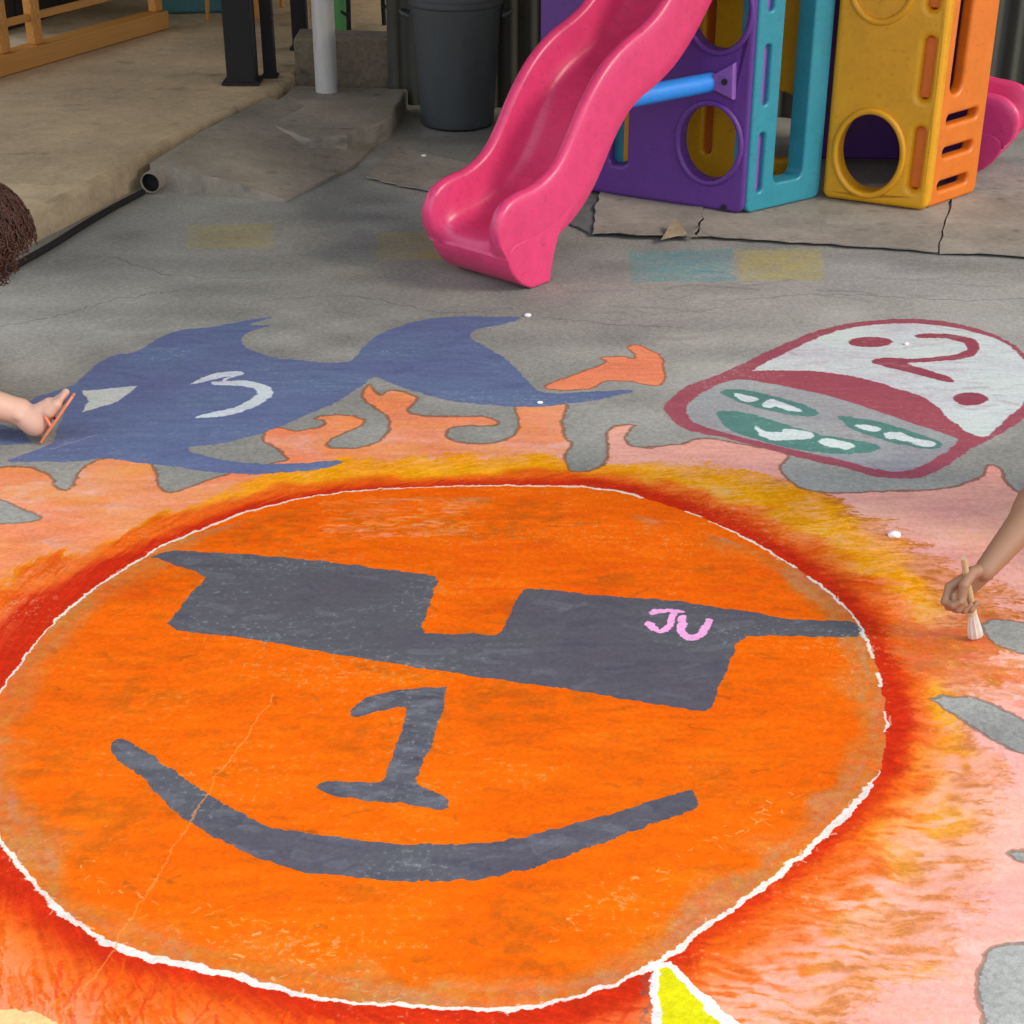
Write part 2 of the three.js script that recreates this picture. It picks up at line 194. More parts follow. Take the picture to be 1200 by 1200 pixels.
  for (let i = 0; i < 1500; i++) {                                       // brush marks in the orange
    const a = rr(0, 6.283), q = Math.sqrt(rnd()), x = 505 + 525 * q * Math.cos(a), y = 878 + 305 * q * Math.sin(a), d = rr(-0.3, 0.3), p = rnd();
    const up = y < 720; paintJobs.push({ k: 'c', clip: sunClip, path: [toW([x, y]), toW([x + rr(18, 60) * Math.cos(d), y + rr(18, 60) * 0.6 * Math.sin(d)])], c: p < 0.42 ? (up ? rgb(226, 90, 4) : rgb(232, 104, 2)) : p < 0.8 ? (up ? rgb(216, 78, 8) : rgb(228, 96, 2)) : p < 0.9 ? rgb(234, 114, 6) : rgb(198, 84, 10), w: rr(0.006, 0.04), a: 0.26 });
  }
  for (let i = 0; i < 120; i++) { const a = rr(0, 6.283), q = Math.sqrt(rnd()), x = 505 + 500 * q * Math.cos(a), y = 878 + 290 * q * Math.sin(a); paintJobs.push({ k: 'c', clip: sunClip, path: smooth([[x, y], [x + rr(-8, 14), y + rr(-4, 4)], [x + rr(0, 30), y + rr(-8, 8)]], false), c: rgb(138, 76, 20), w: rr(0.003, 0.012), a: rr(0.12, 0.34) }); }
  for (let i = 0; i < 260; i++) { const e = rnd(), x = e < 0.5 ? rr(760, 1010) : rr(20, 320), y = e < 0.5 ? rr(770, 960) : rr(720, 1040); paintJobs.push({ k: 'c', clip: sunClip, path: [toW([x, y]), toW([x + rr(6, 40), y + rr(-12, 4)])], c: rgb(150, 78, 20), w: rr(0.005, 0.02), a: 0.1 }); }
  paintJobs.push({ k: 'smudge', path: [] });
  for (let i = 0; i < 150; i++) { const x = rr(370, 540), y = rr(584, 630); paintJobs.push({ k: 'c', clip: sunClip, path: [toW([x, y]), toW([x + rr(5, 34), y + rr(-4, 3)])], c: rgb(236, rr(130, 175), rr(105, 140)), w: rr(0.003, 0.012), a: 0.24 }); }
  for (let i = 0; i < 120; i++) { const p = rnd(), t = rnd(); const x = p < 0.5 ? 640 + 320 * t : 90 + 300 * t, y = p < 0.5 ? 1100 - 190 * t + rr(-14, 14) : 1040 + 120 * t + rr(-50, 14); paintJobs.push({ k: 'c', clip: sunClip, path: [toW([x, y]), toW([x + rr(2, 9), y + rr(-5, 5)])], c: rgb(240, 190, 150), w: rr(0.0015, 0.004), a: rr(0.2, 0.5) }); }
  const grey = rgb(88, 86, 92);
  for (const p of [sharp(SPECS, 0.004), smooth(ONE, true, 4, 0.004), smooth(SMILE, true, 6, 0.004)]) {
    fillP(p, grey);
    let x0 = 9, x1 = -9, y0 = 9, y1 = -9; for (const q of p) { x0 = Math.min(x0, q[0]); x1 = Math.max(x1, q[0]); y0 = Math.min(y0, q[1]); y1 = Math.max(y1, q[1]); }
    for (let i = 0; i < 200; i++) { const x = rr(x0, x1), y = rr(y0, y1); paintJobs.push({ k: 'c', clip: p, path: [[x, y], [x + rr(0.01, 0.09), y + rr(-0.03, 0.03)]], c: rnd() < 0.55 ? rgb(126, 124, 128) : rgb(72, 66, 78), w: rr(0.004, 0.026), a: 0.2 }); }
  }
  const pink = rgb(232, 160, 206);
  lineP(smooth([[763, 718], [780, 715], [800, 717]], false), pink, 0.013); lineP(smooth([[789, 717], [785, 732], [773, 740], [761, 731]], false), pink, 0.016);
  lineP(smooth([[801, 723], [798, 738], [808, 747], [822, 743], [831, 727]], false), pink, 0.017);
  // chalky white outline, thick and thin
  for (let i = 0; i < sunPath.length; i++) {
    const a = sunPath[i], b = sunPath[(i + 1) % sunPath.length], t = vn(a[0] * 9 + 3, a[1] * 9), near = a[1] > -2.3;
    if (t < 0.06) continue; const side = near ? (Math.abs(a[0] + 0.14) > 0.2 ? 1.1 : 0.8) : 0.62; if (a[0] > 0.3 && !near && vn(a[0] * 16, a[1] * 16 + 3) < 0.4) continue; lineP([a, b], rgb(222, 211, 198), 0.0105 * side * (0.3 + t * 0.9 + 0.5 * vn(a[0] * 70 + 3, a[1] * 70))); if (vn(a[0] * 30 + 8, a[1] * 30) > 0.6) lineP([[a[0] + rr(-0.012, 0.012), a[1] + rr(-0.012, 0.012)], [b[0] + rr(-0.006, 0.006), b[1] + rr(-0.006, 0.006)]], rgb(226, 196, 176), rr(0.001, 0.004), 0.6);
  }
  // yellow ray with a white edge
  fillP(sharp([[762, 1128], [788, 1126], [812, 1150], [905, 1240], [960, 1310], [752, 1310], [764, 1200], [762, 1160]], 0.004), rgb(226, 220, 210));
  fillP(sharp([[772, 1134], [784, 1134], [838, 1196], [930, 1310], [772, 1310], [774, 1200]], 0.004), rgb(212, 204, 18));
  for (let i = 0; i < 26; i++) { const y = rr(1134, 1230); lineP([toW([rr(750, 764), y]), toW([rr(750, 764), y + rr(2, 9)])], rgb(110, 90, 90), 0.004, 0.35); }
  // old crack line showing pale through the paint
  lineP(smooth([[322, 812], [300, 845], [262, 900], [205, 990], [150, 1083], [128, 1120], [70, 1200], [20, 1280]], false, 8, 0.008), rgb(238, 140, 70), 0.003, 0.6);
}
// sun outline as a radius round its middle, and the halo widths, by angle, in metres
const SUNC = toW([512, 872]), NANG = 720, sunR = new Float32Array(NANG), haloW = [0, 1, 2, 3].map(() => new Float32Array(NANG));
{
  const W = smooth(SUN, true, 12).map((p, i) => { const q = i / 12, a = haloTable[Math.floor(q) % SUN.length], b = haloTable[(Math.floor(q) + 1) % SUN.length], f = q % 1, pa = SUN[Math.floor(q) % SUN.length], pb = SUN[(Math.floor(q) + 1) % SUN.length], px = pa[0] + (pb[0] - pa[0]) * f, py = pa[1] + (pb[1] - pa[1]) * f; let nx = px - 510, ny = (py - 878) * 1.6; const l = Math.hypot(nx, ny); nx /= l; ny *= 0.8 / l; const e = toW([px + nx * 40, py + ny * 40]), g = toW([px, py]), m = Math.hypot(e[0] - g[0], e[1] - g[1]) / 40; return { t: Math.atan2(p[1] - SUNC[1], p[0] - SUNC[0]), r: Math.hypot(p[0] - SUNC[0], p[1] - SUNC[1]), h: a.map((v, k) => (v + (b[k] - v) * f) * m) }; }).sort((a, b) => a.t - b.t);
  for (let i = 0; i < NANG; i++) { const t = (i + 0.5) / NANG * 2 * Math.PI - Math.PI; let k = W.findIndex((w) => w.t > t); if (k < 0) k = 0; const b = W[k], a = W[(k + W.length - 1) % W.length]; let d = b.t - a.t, e = t - a.t; if (d <= 0) d += 2 * Math.PI; if (e < 0) e += 2 * Math.PI; const f = Math.min(1, e / d); sunR[i] = a.r + (b.r - a.r) * f; for (let c = 0; c < 4; c++) haloW[c][i] = a.h[c] + (b.h[c] - a.h[c]) * f; }
}
const angAt = (A, t) => { const q = (t + Math.PI) / (2 * Math.PI) * NANG - 0.5, i = Math.floor(q), f = q - i; return A[(i + NANG) % NANG] * (1 - f) + A[(i + 1 + NANG) % NANG] * f; };
const sst = (a, b, x) => { const t = Math.max(0, Math.min(1, (x - a) / (b - a))); return t * t * (3 - 2 * t); };
function haloPass(img, x0, z0, sx, sz, W, H) {                           // brushed paint that runs red, orange, yellow, ochre away from the sun
  const RED = [204, 44, 12], ORA = [236, 96, 16], YEL = [250, 164, 6], OCH = [214, 126, 56];
  for (let j = 0; j < H; j++) for (let i = 0; i < W; i++) {
    const k = (j * W + i) * 4; if (!img[k + 3]) continue; const x = x0 + (i + 0.5) / sx, z = z0 + (j + 0.5) / sz, dx = x - SUNC[0], dz = z - SUNC[1], r = Math.hypot(dx, dz); if (r > 1.35 || r < 0.6) continue;
    const t = Math.atan2(dz, dx), rho = r - angAt(sunR, t); if (rho < -0.01 || rho > 0.5) continue;
    const w0 = angAt(haloW[0], t), w1 = angAt(haloW[1], t), w2 = angAt(haloW[2], t), w3 = angAt(haloW[3], t), tot = w0 + w1 + w2 + w3, th = t * r;
    const skew = th + (vn(x * 14, z * 14) - 0.5) * 0.05, s1 = vn(skew * 22 + 40, rho * 12 + 3), s2 = vn(skew * 90 + 7, rho * 34 + 50) * 0.7 + vn(x * 60, z * 60 + 4) * 0.3, s3 = vn(skew * 210, rho * 70 + 9) * 0.6 + vn(x * 170 + 6, z * 170) * 0.4, bl = vn(x * 16 + 5, z * 16 + 30);
    const st = (s1 - 0.5) * 0.8 + (s2 - 0.5) * 0.55 + (s3 - 0.5) * 0.35, q = rho - st * (0.01 + 0.24 * rho) - (bl - 0.5) * 0.05 * sst(0, 0.1, rho);
    const soft = 0.01 + tot * 0.09, a1 = sst(w0 * 0.8 - soft, w0 * 0.8 + soft, q + (s2 - 0.5) * 0.025 + (bl - 0.5) * 0.02), a2 = sst(w0 + w1 - soft, w0 + w1 + soft, q), a3 = sst(w0 + w1 + w2 - soft, w0 + w1 + w2 + soft, q);
    let A = 1 - sst(tot * 1.0 - 0.003, tot * (z > -2.55 && x > 0.1 ? 1.16 : 1.05) + 0.005, q + (s3 - 0.5) * 0.35 * tot * sst(0, 0.08, rho));
    A *= 1 - sst(0.03, 0.16, rho) * sst(0.4, 0.75, s2 * 0.5 + s3 * 0.3 + (1 - bl) * 0.35) * 0.55;
    const v = 0.95 + (s3 - 0.5) * 0.16 + (s2 - 0.5) * 0.12, lowR = z > -2.55 && x > 0.1 ? sst(0.5, 0.75, vn(x * 11 + 60, z * 11 + 2) * 0.7 + s2 * 0.3) * 0.55 * sst(0.02, 0.08, rho) : 0, bare = z > -2.55 && x > 0.1 ? 1 - sst(0.02, 0.16, rho) * (0.2 + 0.55 * sst(0.42, 0.7, s2 * 0.6 + s1 * 0.4)) : 1; A *= bare;
    for (let c = 0; c < 3; c++) { let col = RED[c] + (ORA[c] - RED[c]) * a1; col += (YEL[c] - col) * a2; col += (OCH[c] - col) * (w3 > 0.004 ? a3 : 0); col += (YEL[c] - col) * lowR; img[k + c] = Math.max(0, Math.min(255, img[k + c] + (col * v - img[k + c]) * A)); }
  }
}
function smudgePass(img, x0, z0, sx, sz, W, H) {                         // chalk and dirt rubbed into the orange along the outline
  for (let j = 0; j < H; j++) for (let i = 0; i < W; i++) {
    const k = (j * W + i) * 4, x = x0 + (i + 0.5) / sx, z = z0 + (j + 0.5) / sz, dx = x - SUNC[0], dz = z - SUNC[1], r = Math.hypot(dx, dz); if (r > 1) continue;
    const t = Math.atan2(dz, dx), rho = angAt(sunR, t) - r; if (rho < 0) continue;
    const d1 = fbm(x * 4 + 60, z * 7 + 20), d2 = vn(x * 40 + 2, z * 75), D = 0.3 * sst(0.5, 0.72, d1) * sst(0.3, 0.75, d2); img[k] += (150 - img[k]) * D; img[k + 1] += (84 - img[k + 1]) * D; img[k + 2] += (20 - img[k + 2]) * D;
    if (rho > 0.16) continue;
    const n = vn(x * 13 + 3, z * 13 + 8), m = vn(t * 5 + 9, 3.3), f = vn(x * 70, z * 70), s = vn(t * r * 12, rho * 90), width = 0.045 + 0.12 * n * (0.4 + m);
    let A = (1 - sst(width * 0.25, width, rho)) * (0.3 + 0.6 * m) * (0.6 + 0.4 * f) * (0.65 + 0.45 * s); A = Math.min(0.72, A * 1.5);
    const c = [182 + 20 * (n - 0.5), 122 + 26 * (f - 0.5), 84 + 40 * (s - 0.5)]; for (let q = 0; q < 3; q++) img[k + q] += (c[q] - img[k + q]) * A;
  }
}
function paintTile(x0, x1, z0, z1, W, H) {
  const cv = document.createElement('canvas'); cv.width = W; cv.height = H; const g = cv.getContext('2d');
  const sx = W / (x1 - x0), sz = H / (z1 - z0); g.setTransform(sx, 0, 0, sz, -x0 * sx, -z0 * sz); g.lineCap = 'round'; g.lineJoin = 'round';
  const trace = (p) => { g.beginPath(); p.forEach((q, i) => (i ? g.lineTo(q[0], q[1]) : g.moveTo(q[0], q[1]))); };
  let clip = null;
  for (const j of paintJobs) {
    if (j.k === 'halo' || j.k === 'smudge') { if (clip) { g.restore(); clip = null; } const im = g.getImageData(0, 0, W, H); (j.k === 'halo' ? haloPass : smudgePass)(im.data, x0, z0, sx, sz, W, H); g.putImageData(im, 0, 0); continue; }
    if (j.path.every((q) => q[0] < x0 - 0.1) || j.path.every((q) => q[0] > x1 + 0.1) || j.path.every((q) => q[1] < z0 - 0.1) || j.path.every((q) => q[1] > z1 + 0.1)) continue;
    if (clip && j.clip !== clip) { g.restore(); clip = null; }
    if (j.clip && j.clip !== clip) { g.save(); trace(j.clip); g.closePath(); g.clip(); clip = j.clip; }
    g.globalAlpha = j.a; g.fillStyle = g.strokeStyle = j.c ?? '#000'; g.globalCompositeOperation = j.k === 'e' ? 'destination-out' : 'source-over';
    trace(j.path); if (j.k === 'f' || j.k === 'e') { g.closePath(); g.fill(); } else { g.lineWidth = j.w; g.stroke(); }
  }
  if (clip) g.restore();
  const px = g.getImageData(0, 0, W, H).data, d = new Uint8Array(W * H * 4);
  for (let j = 0; j < H; j++) {
    const z = z0 + (j + 0.5) / sz;
    for (let i = 0; i < W; i++) {
      const x = x0 + (i + 0.5) / sx, k = (j * W + i) * 4;
      const big = vn(x * 1.3 + 40, z * 1.3 + 9), mid = vn(x * 6 + 3, z * 9 + 60), fin = vn(x * 140, z * 140), fin2 = vn(x * 330 + 11, z * 330 + 7), str = vn(x * 14 + 5, z * 90 + 13);
      let c = 0.9 + (big - 0.5) * 0.24 + (mid - 0.5) * 0.18 + (fin - 0.5) * 0.11 + (fin2 - 0.5) * 0.1;
      const st = vn(x * 2.7 + 70, z * 3.9 + 20) * 0.6 + mid * 0.4; if (st > 0.66) c -= (st - 0.66) * 0.6;      // old stains
      const cr = 167 * c, cg = 165.5 * c, cb = 157 * c;
      const wi = Math.max(0, Math.min(W - 1, Math.round(i + ((fin - 0.5) * 0.0042 + (vn(x * 48 + 9, z * 48) - 0.5) * 0.006 + (fin2 - 0.5) * 0.003) * sx))), wj = Math.max(0, Math.min(H - 1, Math.round(j + ((vn(x * 140 + 77, z * 140 + 5) - 0.5) * 0.0042 + (vn(x * 48, z * 48 + 27) - 0.5) * 0.006) * sz))), kk = (wj * W + wi) * 4;
      let a = px[kk + 3] / 255, r = px[kk], gg = px[kk + 1], b = px[kk + 2];
      if (a > 0) {
        const m = 0.985 + (fin - 0.5) * 0.075 + (fin2 - 0.5) * 0.06 + (str - 0.5) * 0.07 + (mid - 0.5) * 0.05; r *= m; gg *= m * (1 + (mid - 0.5) * 0.06); b *= m;
        const wear = fin * 0.4 + fin2 * 0.25 + mid * 0.25 + str * 0.1; if (wear > 0.68) a *= 1 - Math.min(0.45, (wear - 0.68) * 3);   // paint missing from the high grains
      }
      d[k] = Math.min(255, cr + (r - cr) * a); d[k + 1] = Math.min(255, cg + (gg - cg) * a); d[k + 2] = Math.min(255, cb + (b - cb) * a); d[k + 3] = 255;
    }
  }
  const t = new THREE.DataTexture(d, W, H); t.colorSpace = THREE.SRGBColorSpace; t.magFilter = THREE.LinearFilter; t.minFilter = THREE.LinearMipmapLinearFilter; t.generateMipmaps = true; t.anisotropy = 16; t.needsUpdate = true;
  return t;
}
function floorSheet(x0, x1, z0, z1, n) {
  const p = [], u = [], ix = [], nm = [];
  for (let j = 0; j <= n; j++) for (let i = 0; i <= n; i++) { p.push(x0 + (x1 - x0) * i / n, 0, z0 + (z1 - z0) * j / n); nm.push(0, 1, 0); u.push(i / n, j / n); }
  for (let j = 0; j < n; j++) for (let i = 0; i < n; i++) { const a = j * (n + 1) + i; ix.push(a, a + n + 1, a + 1, a + 1, a + n + 1, a + n + 2); }
  const g = new THREE.BufferGeometry(); g.setAttribute('position', new THREE.Float32BufferAttribute(p, 3)); g.setAttribute('normal', new THREE.Float32BufferAttribute(nm, 3)); g.setAttribute('uv', new THREE.Float32BufferAttribute(u, 2)); g.setIndex(ix); return g;
}
const floor = new THREE.Group(); floor.name = 'floor'; floor.userData.kind = 'structure'; scene.add(floor);
for (const [x0, x1, z0, z1, W, H] of [[-1.6, 0, -3.3, -1.3, 1638, 2048], [0, 1.6, -3.3, -1.3, 1638, 2048], [-2.4, 2.4, -7.3, -3.3, 2048, 2048]]) {
  part('painted_concrete', floorSheet(x0, x1, z0, z1, 4), new THREE.MeshPhysicalMaterial({ map: paintTile(x0, x1, z0, z1, W, H), roughness: 0.88, specularIntensity: 0.15, bumpMap: rep(gritTex, (x1 - x0) * 1.5, (z1 - z0) * 1.5), bumpScale: 0.0012 }), floor);
}
{ // the rest of the yard
  const R = [[-60, 60, -60, -7.3], [-60, -2.4, -7.3, -3.3], [2.4, 60, -7.3, -3.3], [-60, -1.6, -3.3, -1.3], [1.6, 60, -3.3, -1.3], [-60, 60, -1.3, 60]];
  const tex = dataTex(1024, (u, v, c) => { const q = 0.9 + (fbm(u * 16, v * 16) - 0.5) * 0.16 + (vn(u * 256, v * 256) - 0.5) * 0.2; c[0] = 167 * q; c[1] = 165.5 * q; c[2] = 157 * q; }, true);
  for (const [x0, x1, z0, z1] of R) part('concrete_slab', floorSheet(x0, x1, z0, z1, 2), new THREE.MeshPhysicalMaterial({ specularIntensity: 0.15, map: rep(tex, (x1 - x0) / 4, (z1 - z0) / 4), roughness: 0.8, bumpMap: rep(gritTex, (x1 - x0), (z1 - z0)), bumpScale: 0.0012 }), floor);
}

// ---------------------------------------------------------------- shelter, platform, ramp
const woodTex = dataTex(512, (u, v, c) => { const g = fbm(u * 8, v * 96 + 4), f = vn(u * 30, v * 255); const k = 0.72 + 0.3 * g + 0.08 * f; c[0] = Math.min(255, 250 * k); c[1] = Math.min(255, 238 * k); c[2] = Math.min(255, 222 * k); }, true);
const concTex = dataTex(1024, (u, v, c) => { let k = 0.82 + (fbm(u * 9, v * 9) - 0.5) * 0.42 + (vn(u * 255, v * 255) - 0.5) * 0.14; const s = fbm(u * 24 + 7, v * 24); if (s > 0.6) k -= (s - 0.6) * 0.8; c[0] = Math.min(255, 255 * k); c[1] = Math.min(255, 250 * k); c[2] = Math.min(255, 240 * k); }, true);
const softTex = dataTex(1024, (u, v, c) => { let k = 0.9 + (fbm(u * 8, v * 8) - 0.5) * 0.24 + (vn(u * 64, v * 64) - 0.5) * 0.06 + (vn(u * 255, v * 255) - 0.5) * 0.08; const q = fbm(u * 17 + 7, v * 30); if (q > 0.64) k -= (q - 0.64) * 0.7; c[0] = Math.min(255, 255 * k); c[1] = Math.min(255, 252 * k); c[2] = Math.min(255, 246 * k); }, true);
const M = {
  tan: new THREE.MeshStandardMaterial({ color: lin(0.74, 0.58, 0.36), roughness: 0.8, map: rep(softTex, 0.35), bumpMap: rep(gritTex, 1), bumpScale: 0.0015 }),
  ramp: new THREE.MeshStandardMaterial({ color: lin(0.4, 0.36, 0.29), roughness: 0.88, map: rep(softTex, 0.7), bumpMap: rep(gritTex, 1), bumpScale: 0.002 }),
  wood: new THREE.MeshStandardMaterial({ color: lin(0.74, 0.35, 0.06), roughness: 0.5, map: rep(woodTex, 1.2), bumpMap: rep(woodTex, 1.2), bumpScale: 0.0006 }),
  shadeBoard: matte(0.03, 0.02, 0.014, 0.8, 0.0008, woodTex), black: matte(0.013, 0.011, 0.01, 0.75, 0.0004), pvc: matte(0.62, 0.6, 0.55, 0.4, 0.0002), grey: matte(0.22, 0.21, 0.2),
  sheetMetal: new THREE.MeshStandardMaterial({ color: lin(0.075, 0.075, 0.058), roughness: 0.7, metalness: 0, map: rep(scuffTex, 0.7), bumpMap: rep(gritTex, 1), bumpScale: 0.0005 }),
  wall: matte(0.3, 0.25, 0.18, 0.9, 0.002, concTex, 0.3), roof: matte(0.64, 0.5, 0.29, 0.85, 0.001, concTex, 0.3),
  card: matte(0.4, 0.36, 0.31, 0.9, 0.0006, softTex, 0.9), cardPale: matte(0.55, 0.45, 0.3, 0.9, 0.0006, concTex, 1.1), cardGrey: matte(0.2, 0.215, 0.23, 0.9, 0.0006, concTex, 1.1),
  can: matte(0.062, 0.07, 0.072, 0.5, 0.0006), teal2: plastic(0.05, 0.17, 0.18, 0.5), green: plastic(0.12, 0.4, 0.12, 0.5), redbrown: plastic(0.26, 0.07, 0.03, 0.5),
};
function slab(pts, top, bottom, bevel, jit = 0.006) {                    // a cast concrete slab with a worn, rounded edge
  const q = []; pts.forEach((a, i) => { const b = pts[(i + 1) % pts.length], L = Math.hypot(b[0] - a[0], b[1] - a[1]), n = Math.max(1, Math.round(L / 0.05)); for (let s = 0; s < n; s++) q.push([a[0] + (b[0] - a[0]) * s / n, a[1] + (b[1] - a[1]) * s / n]); });
  const S = new THREE.Shape(q.map(([x, z]) => new THREE.Vector2(x + (vn(x * 14, z * 14) - 0.5) * 2 * jit, -(z + (vn(x * 14 + 50, z * 14) - 0.5) * 2 * jit))));
  const g = new THREE.ExtrudeGeometry(S, { depth: top - bottom - bevel, bevelEnabled: true, bevelThickness: bevel, bevelSize: bevel, bevelOffset: -bevel, bevelSegments: 3 });
  g.rotateX(-Math.PI / 2); g.translate(0, bottom, 0); return g;
}
{ const p = struct('platform', slab([[-1.42, -6.05], [-1.525, -5.7], [-1.61, -5.45], [-1.76, -5.02], [-2.3, -3.6], [-3.2, -1.2], [-7, -1.2], [-7, -11], [0.2, -11], [0.2, -8.1], [-0.5, -8.1], [-1.0, -7.62], [-1.03, -7.32], [-1.11, -7.07], [-1.315, -6.46]], 0.11, -0.05, 0.022, 0.008), M.tan); }
{ // ramp: a cast wedge between the platform edge and the floor
  const A = [V(-1.36, 0.104, -6.02), V(-1.25, 0.104, -6.5), V(-1.06, 0.104, -7.1)], B = [V(-0.84, 0.012, -5.86), V(-0.63, 0.01, -6.33), V(-0.52, 0.01, -6.9)], n = 22, m = 16, pos = [], uv = [], idx = [];
  const L3 = (P, t) => { const c = t * 2; return c < 1 ? P[0].clone().lerp(P[1], c) : P[1].clone().lerp(P[2], c - 1); };
  for (let j = 0; j <= m; j++) for (let i = 0; i <= n; i++) { const s = i / n, p = L3(A, j / m).lerp(L3(B, j / m), s); p.y += (fbm(p.x * 9, p.z * 9) - 0.5) * 0.006 * Math.sin(Math.PI * Math.min(1, s * 1.05)) + Math.sin(s * Math.PI) * 0.012; if (j === 0) p.z += (vn(p.x * 22, 4) - 0.5) * 0.02; pos.push(p.x, p.y, p.z); uv.push(p.x, p.z); }
  for (let j = 0; j < m; j++) for (let i = 0; i < n; i++) { const a = j * (n + 1) + i; idx.push(a, a + 1, a + n + 1, a + 1, a + n + 2, a + n + 1); }
  const rim = []; for (let i = 0; i <= n; i++) rim.push(i); for (let j = 1; j <= m; j++) rim.push(j * (n + 1) + n);
  for (let r = 0; r < rim.length; r++) { const k = rim[r] * 3, b = pos.length / 3; pos.push(pos[k], pos[k + 1], pos[k + 2], pos[k], -0.03, pos[k + 2]); uv.push(pos[k] + pos[k + 2], 0, pos[k] + pos[k + 2], pos[k + 1]); if (r) idx.push(b - 2, b - 1, b, b, b - 1, b + 1); }
  const g = new THREE.BufferGeometry(); g.setAttribute('position', new THREE.Float32BufferAttribute(pos, 3)); g.setAttribute('uv', new THREE.Float32BufferAttribute(uv, 2)); g.setIndex(idx); g.computeVertexNormals(); struct('ramp', g, M.ramp);
}
struct('concrete_step', slab([[300, 140], [362, 163], [405, 158], [455, 140], [478, 104], [345, 100], [322, 118]].map(([x, y]) => { const p = at(x, y, 0.085); return [p.x, p.z]; }), 0.085, -0.03, 0.012, 0.01), M.ramp);
solo('low_wall', slab([[-1.0, -7.56], [-0.47, -7.5], [-0.46, -7.72], [-1.0, -7.8]], 0.27, 0, 0.012, 0.004), M.wall, 'low rough concrete kerb wall behind the white pipe', 'wall');
{ // drain pipe end in the corner below the platform
  const p = at(176, 217, 0.045), t = thing('drain_pipe', 'dark open drain pipe end at the corner of platform and ramp', 'pipe', [p.x, p.y, p.z - 0.06], -0.2);
  const g = new THREE.LatheGeometry([[0.034, 0.03], [0.036, 0.034], [0.0385, 0.034], [0.0395, 0.03], [0.0395, -0.12], [0.034, -0.12], [0.034, 0.03]].map((a) => new THREE.Vector2(...a)), 28); g.rotateX(Math.PI / 2); part('tube', g, M.ramp, t); const lin2 = new THREE.CylinderGeometry(0.0335, 0.0335, 0.14, 24, 1, true); lin2.rotateX(Math.PI / 2); lin2.translate(0, 0, -0.045); part('shade_lining', lin2, M.black, t);
  const d = new THREE.CircleGeometry(0.035, 24); d.translate(0, 0, -0.012); part('shade_disc', d, M.black, t);  // black sleeve and disc put the shade of the hollow into colour
}
{ const c = new THREE.CatmullRomCurve3([[168, 229], [130, 248], [95, 270], [60, 291], [20, 315], [-80, 372]].map(([x, y], i) => { const p = at(x, y); p.y = 0.013; p.x += (i % 2) * 0.006; return p; })); solo('hose', new THREE.TubeGeometry(c, 50, 0.012, 8), M.black, 'thin black hose lying along the foot of the platform', 'hose'); }

// wooden railing standing on the platform
{
  const a = at(0, 88, 0.11), b = at(190, 33, 0.11), d = b.clone().sub(a).normalize(), a0 = a.clone().addScaledVector(d, -2.2), y = 0.113;
  const t = thing('wooden_railing', 'orange varnished wooden railing standing along the platform', 'railing', [a0.x, y, a0.z]);
  const P = (s, h) => a0.clone().addScaledVector(d, s).setY(h + y).sub(V(a0.x, y, a0.z)), L = b.distanceTo(a0);
  part('bottom_beam', G.plank(P(0, 0.045), P(L, 0.045), 0.1, 0.09), M.wood, t);
  for (const h of [0.215, 0.5, 0.78]) part('rail', G.plank(P(0, h), P(L - 0.02, h), 0.024, 0.034), M.wood, t);
  part('top_rail', G.plank(P(0, 1.02), P(L, 1.02), 0.07, 0.045), M.wood, t);
  for (const s of [0.05, 0.75, 1.45, 2.1, 2.24, 2.47, L - 0.04]) part('post', G.plank(P(s - 0.03, 0.545), P(s + 0.03, 0.545), 0.05, 0.91), M.wood, t);
}
{ const a = at(55, 48, 0.11), b = at(176, 8, 0.11), d = b.clone().sub(a).normalize(), n = V(d.z, 0, -d.x); if (n.x > 0) n.negate(); const p = a.clone().addScaledVector(n, 0.35), t = thing('shade_backdrop', 'dark brown board partition added as shade behind the wooden railing', 'partition', [p.x, 0.112, p.z], Math.atan2(-d.z, d.x)), L = b.distanceTo(a) + 0.5;  // added dark boards standing in for the shaded gap behind the railing
  for (let i = 0; i < 6; i++) part('board', G.box(L / 6 - 0.004, 1.5, 0.022, (i + 0.5) * L / 6, 0.751, (i % 2) * 0.004, 0.003), M.shadeBoard, t); }
// chairs in the dim room behind
function chair(px, py, turn, mat, seatMat, label) {
  const p = at(px, py, 0.112), t = thing('chair', label, 'chair', [p.x, p.y, p.z], turn, 'chairs on the platform behind the posts'), w = 0.13, dp = 0.13;
  for (const sx of [-1, 1]) { part('leg', G.bar(V(sx * w, 0, dp), V(sx * w * 0.92, 0.3, dp * 0.9), 0.012), mat, t); part('leg', G.bar(V(sx * w, 0, -dp), V(sx * w * 0.92, 0.58, -dp * 1.05), 0.012), mat, t); part('stretcher', G.bar(V(sx * w * 0.97, 0.1, dp), V(sx * w * 0.97, 0.1, -dp), 0.008), mat, t); }
  part('seat', G.box(0.3, 0.018, 0.3, 0, 0.31, 0, 0.008), seatMat, t); part('backrest', G.box(0.28, 0.12, 0.014, 0, 0.52, -dp * 1.05 + 0.02, 0.006), seatMat, t);
  return t;
}
chair(274, 18, 0.1, M.wood, M.wood, 'orange wooden chair standing behind the thick black post');
chair(348, 14, -0.2, M.wood, M.wood, 'orange wooden chair standing behind the thin black post');
chair(430, 36, 0.35, M.black, M.redbrown, 'dark chair with red-brown seat behind the white pipe');
{ const p = at(222, 18, 0.112), t = thing('storage_box', 'grey-teal storage box beside the end of wooden railing', 'box', [p.x, p.y, p.z - 0.2], 0.15); part('body', G.box(0.34, 0.26, 0.3, 0, 0.13, 0, 0.02), M.teal2, t); part('lid', G.box(0.36, 0.03, 0.32, 0, 0.278, 0, 0.01), M.teal2, t); }
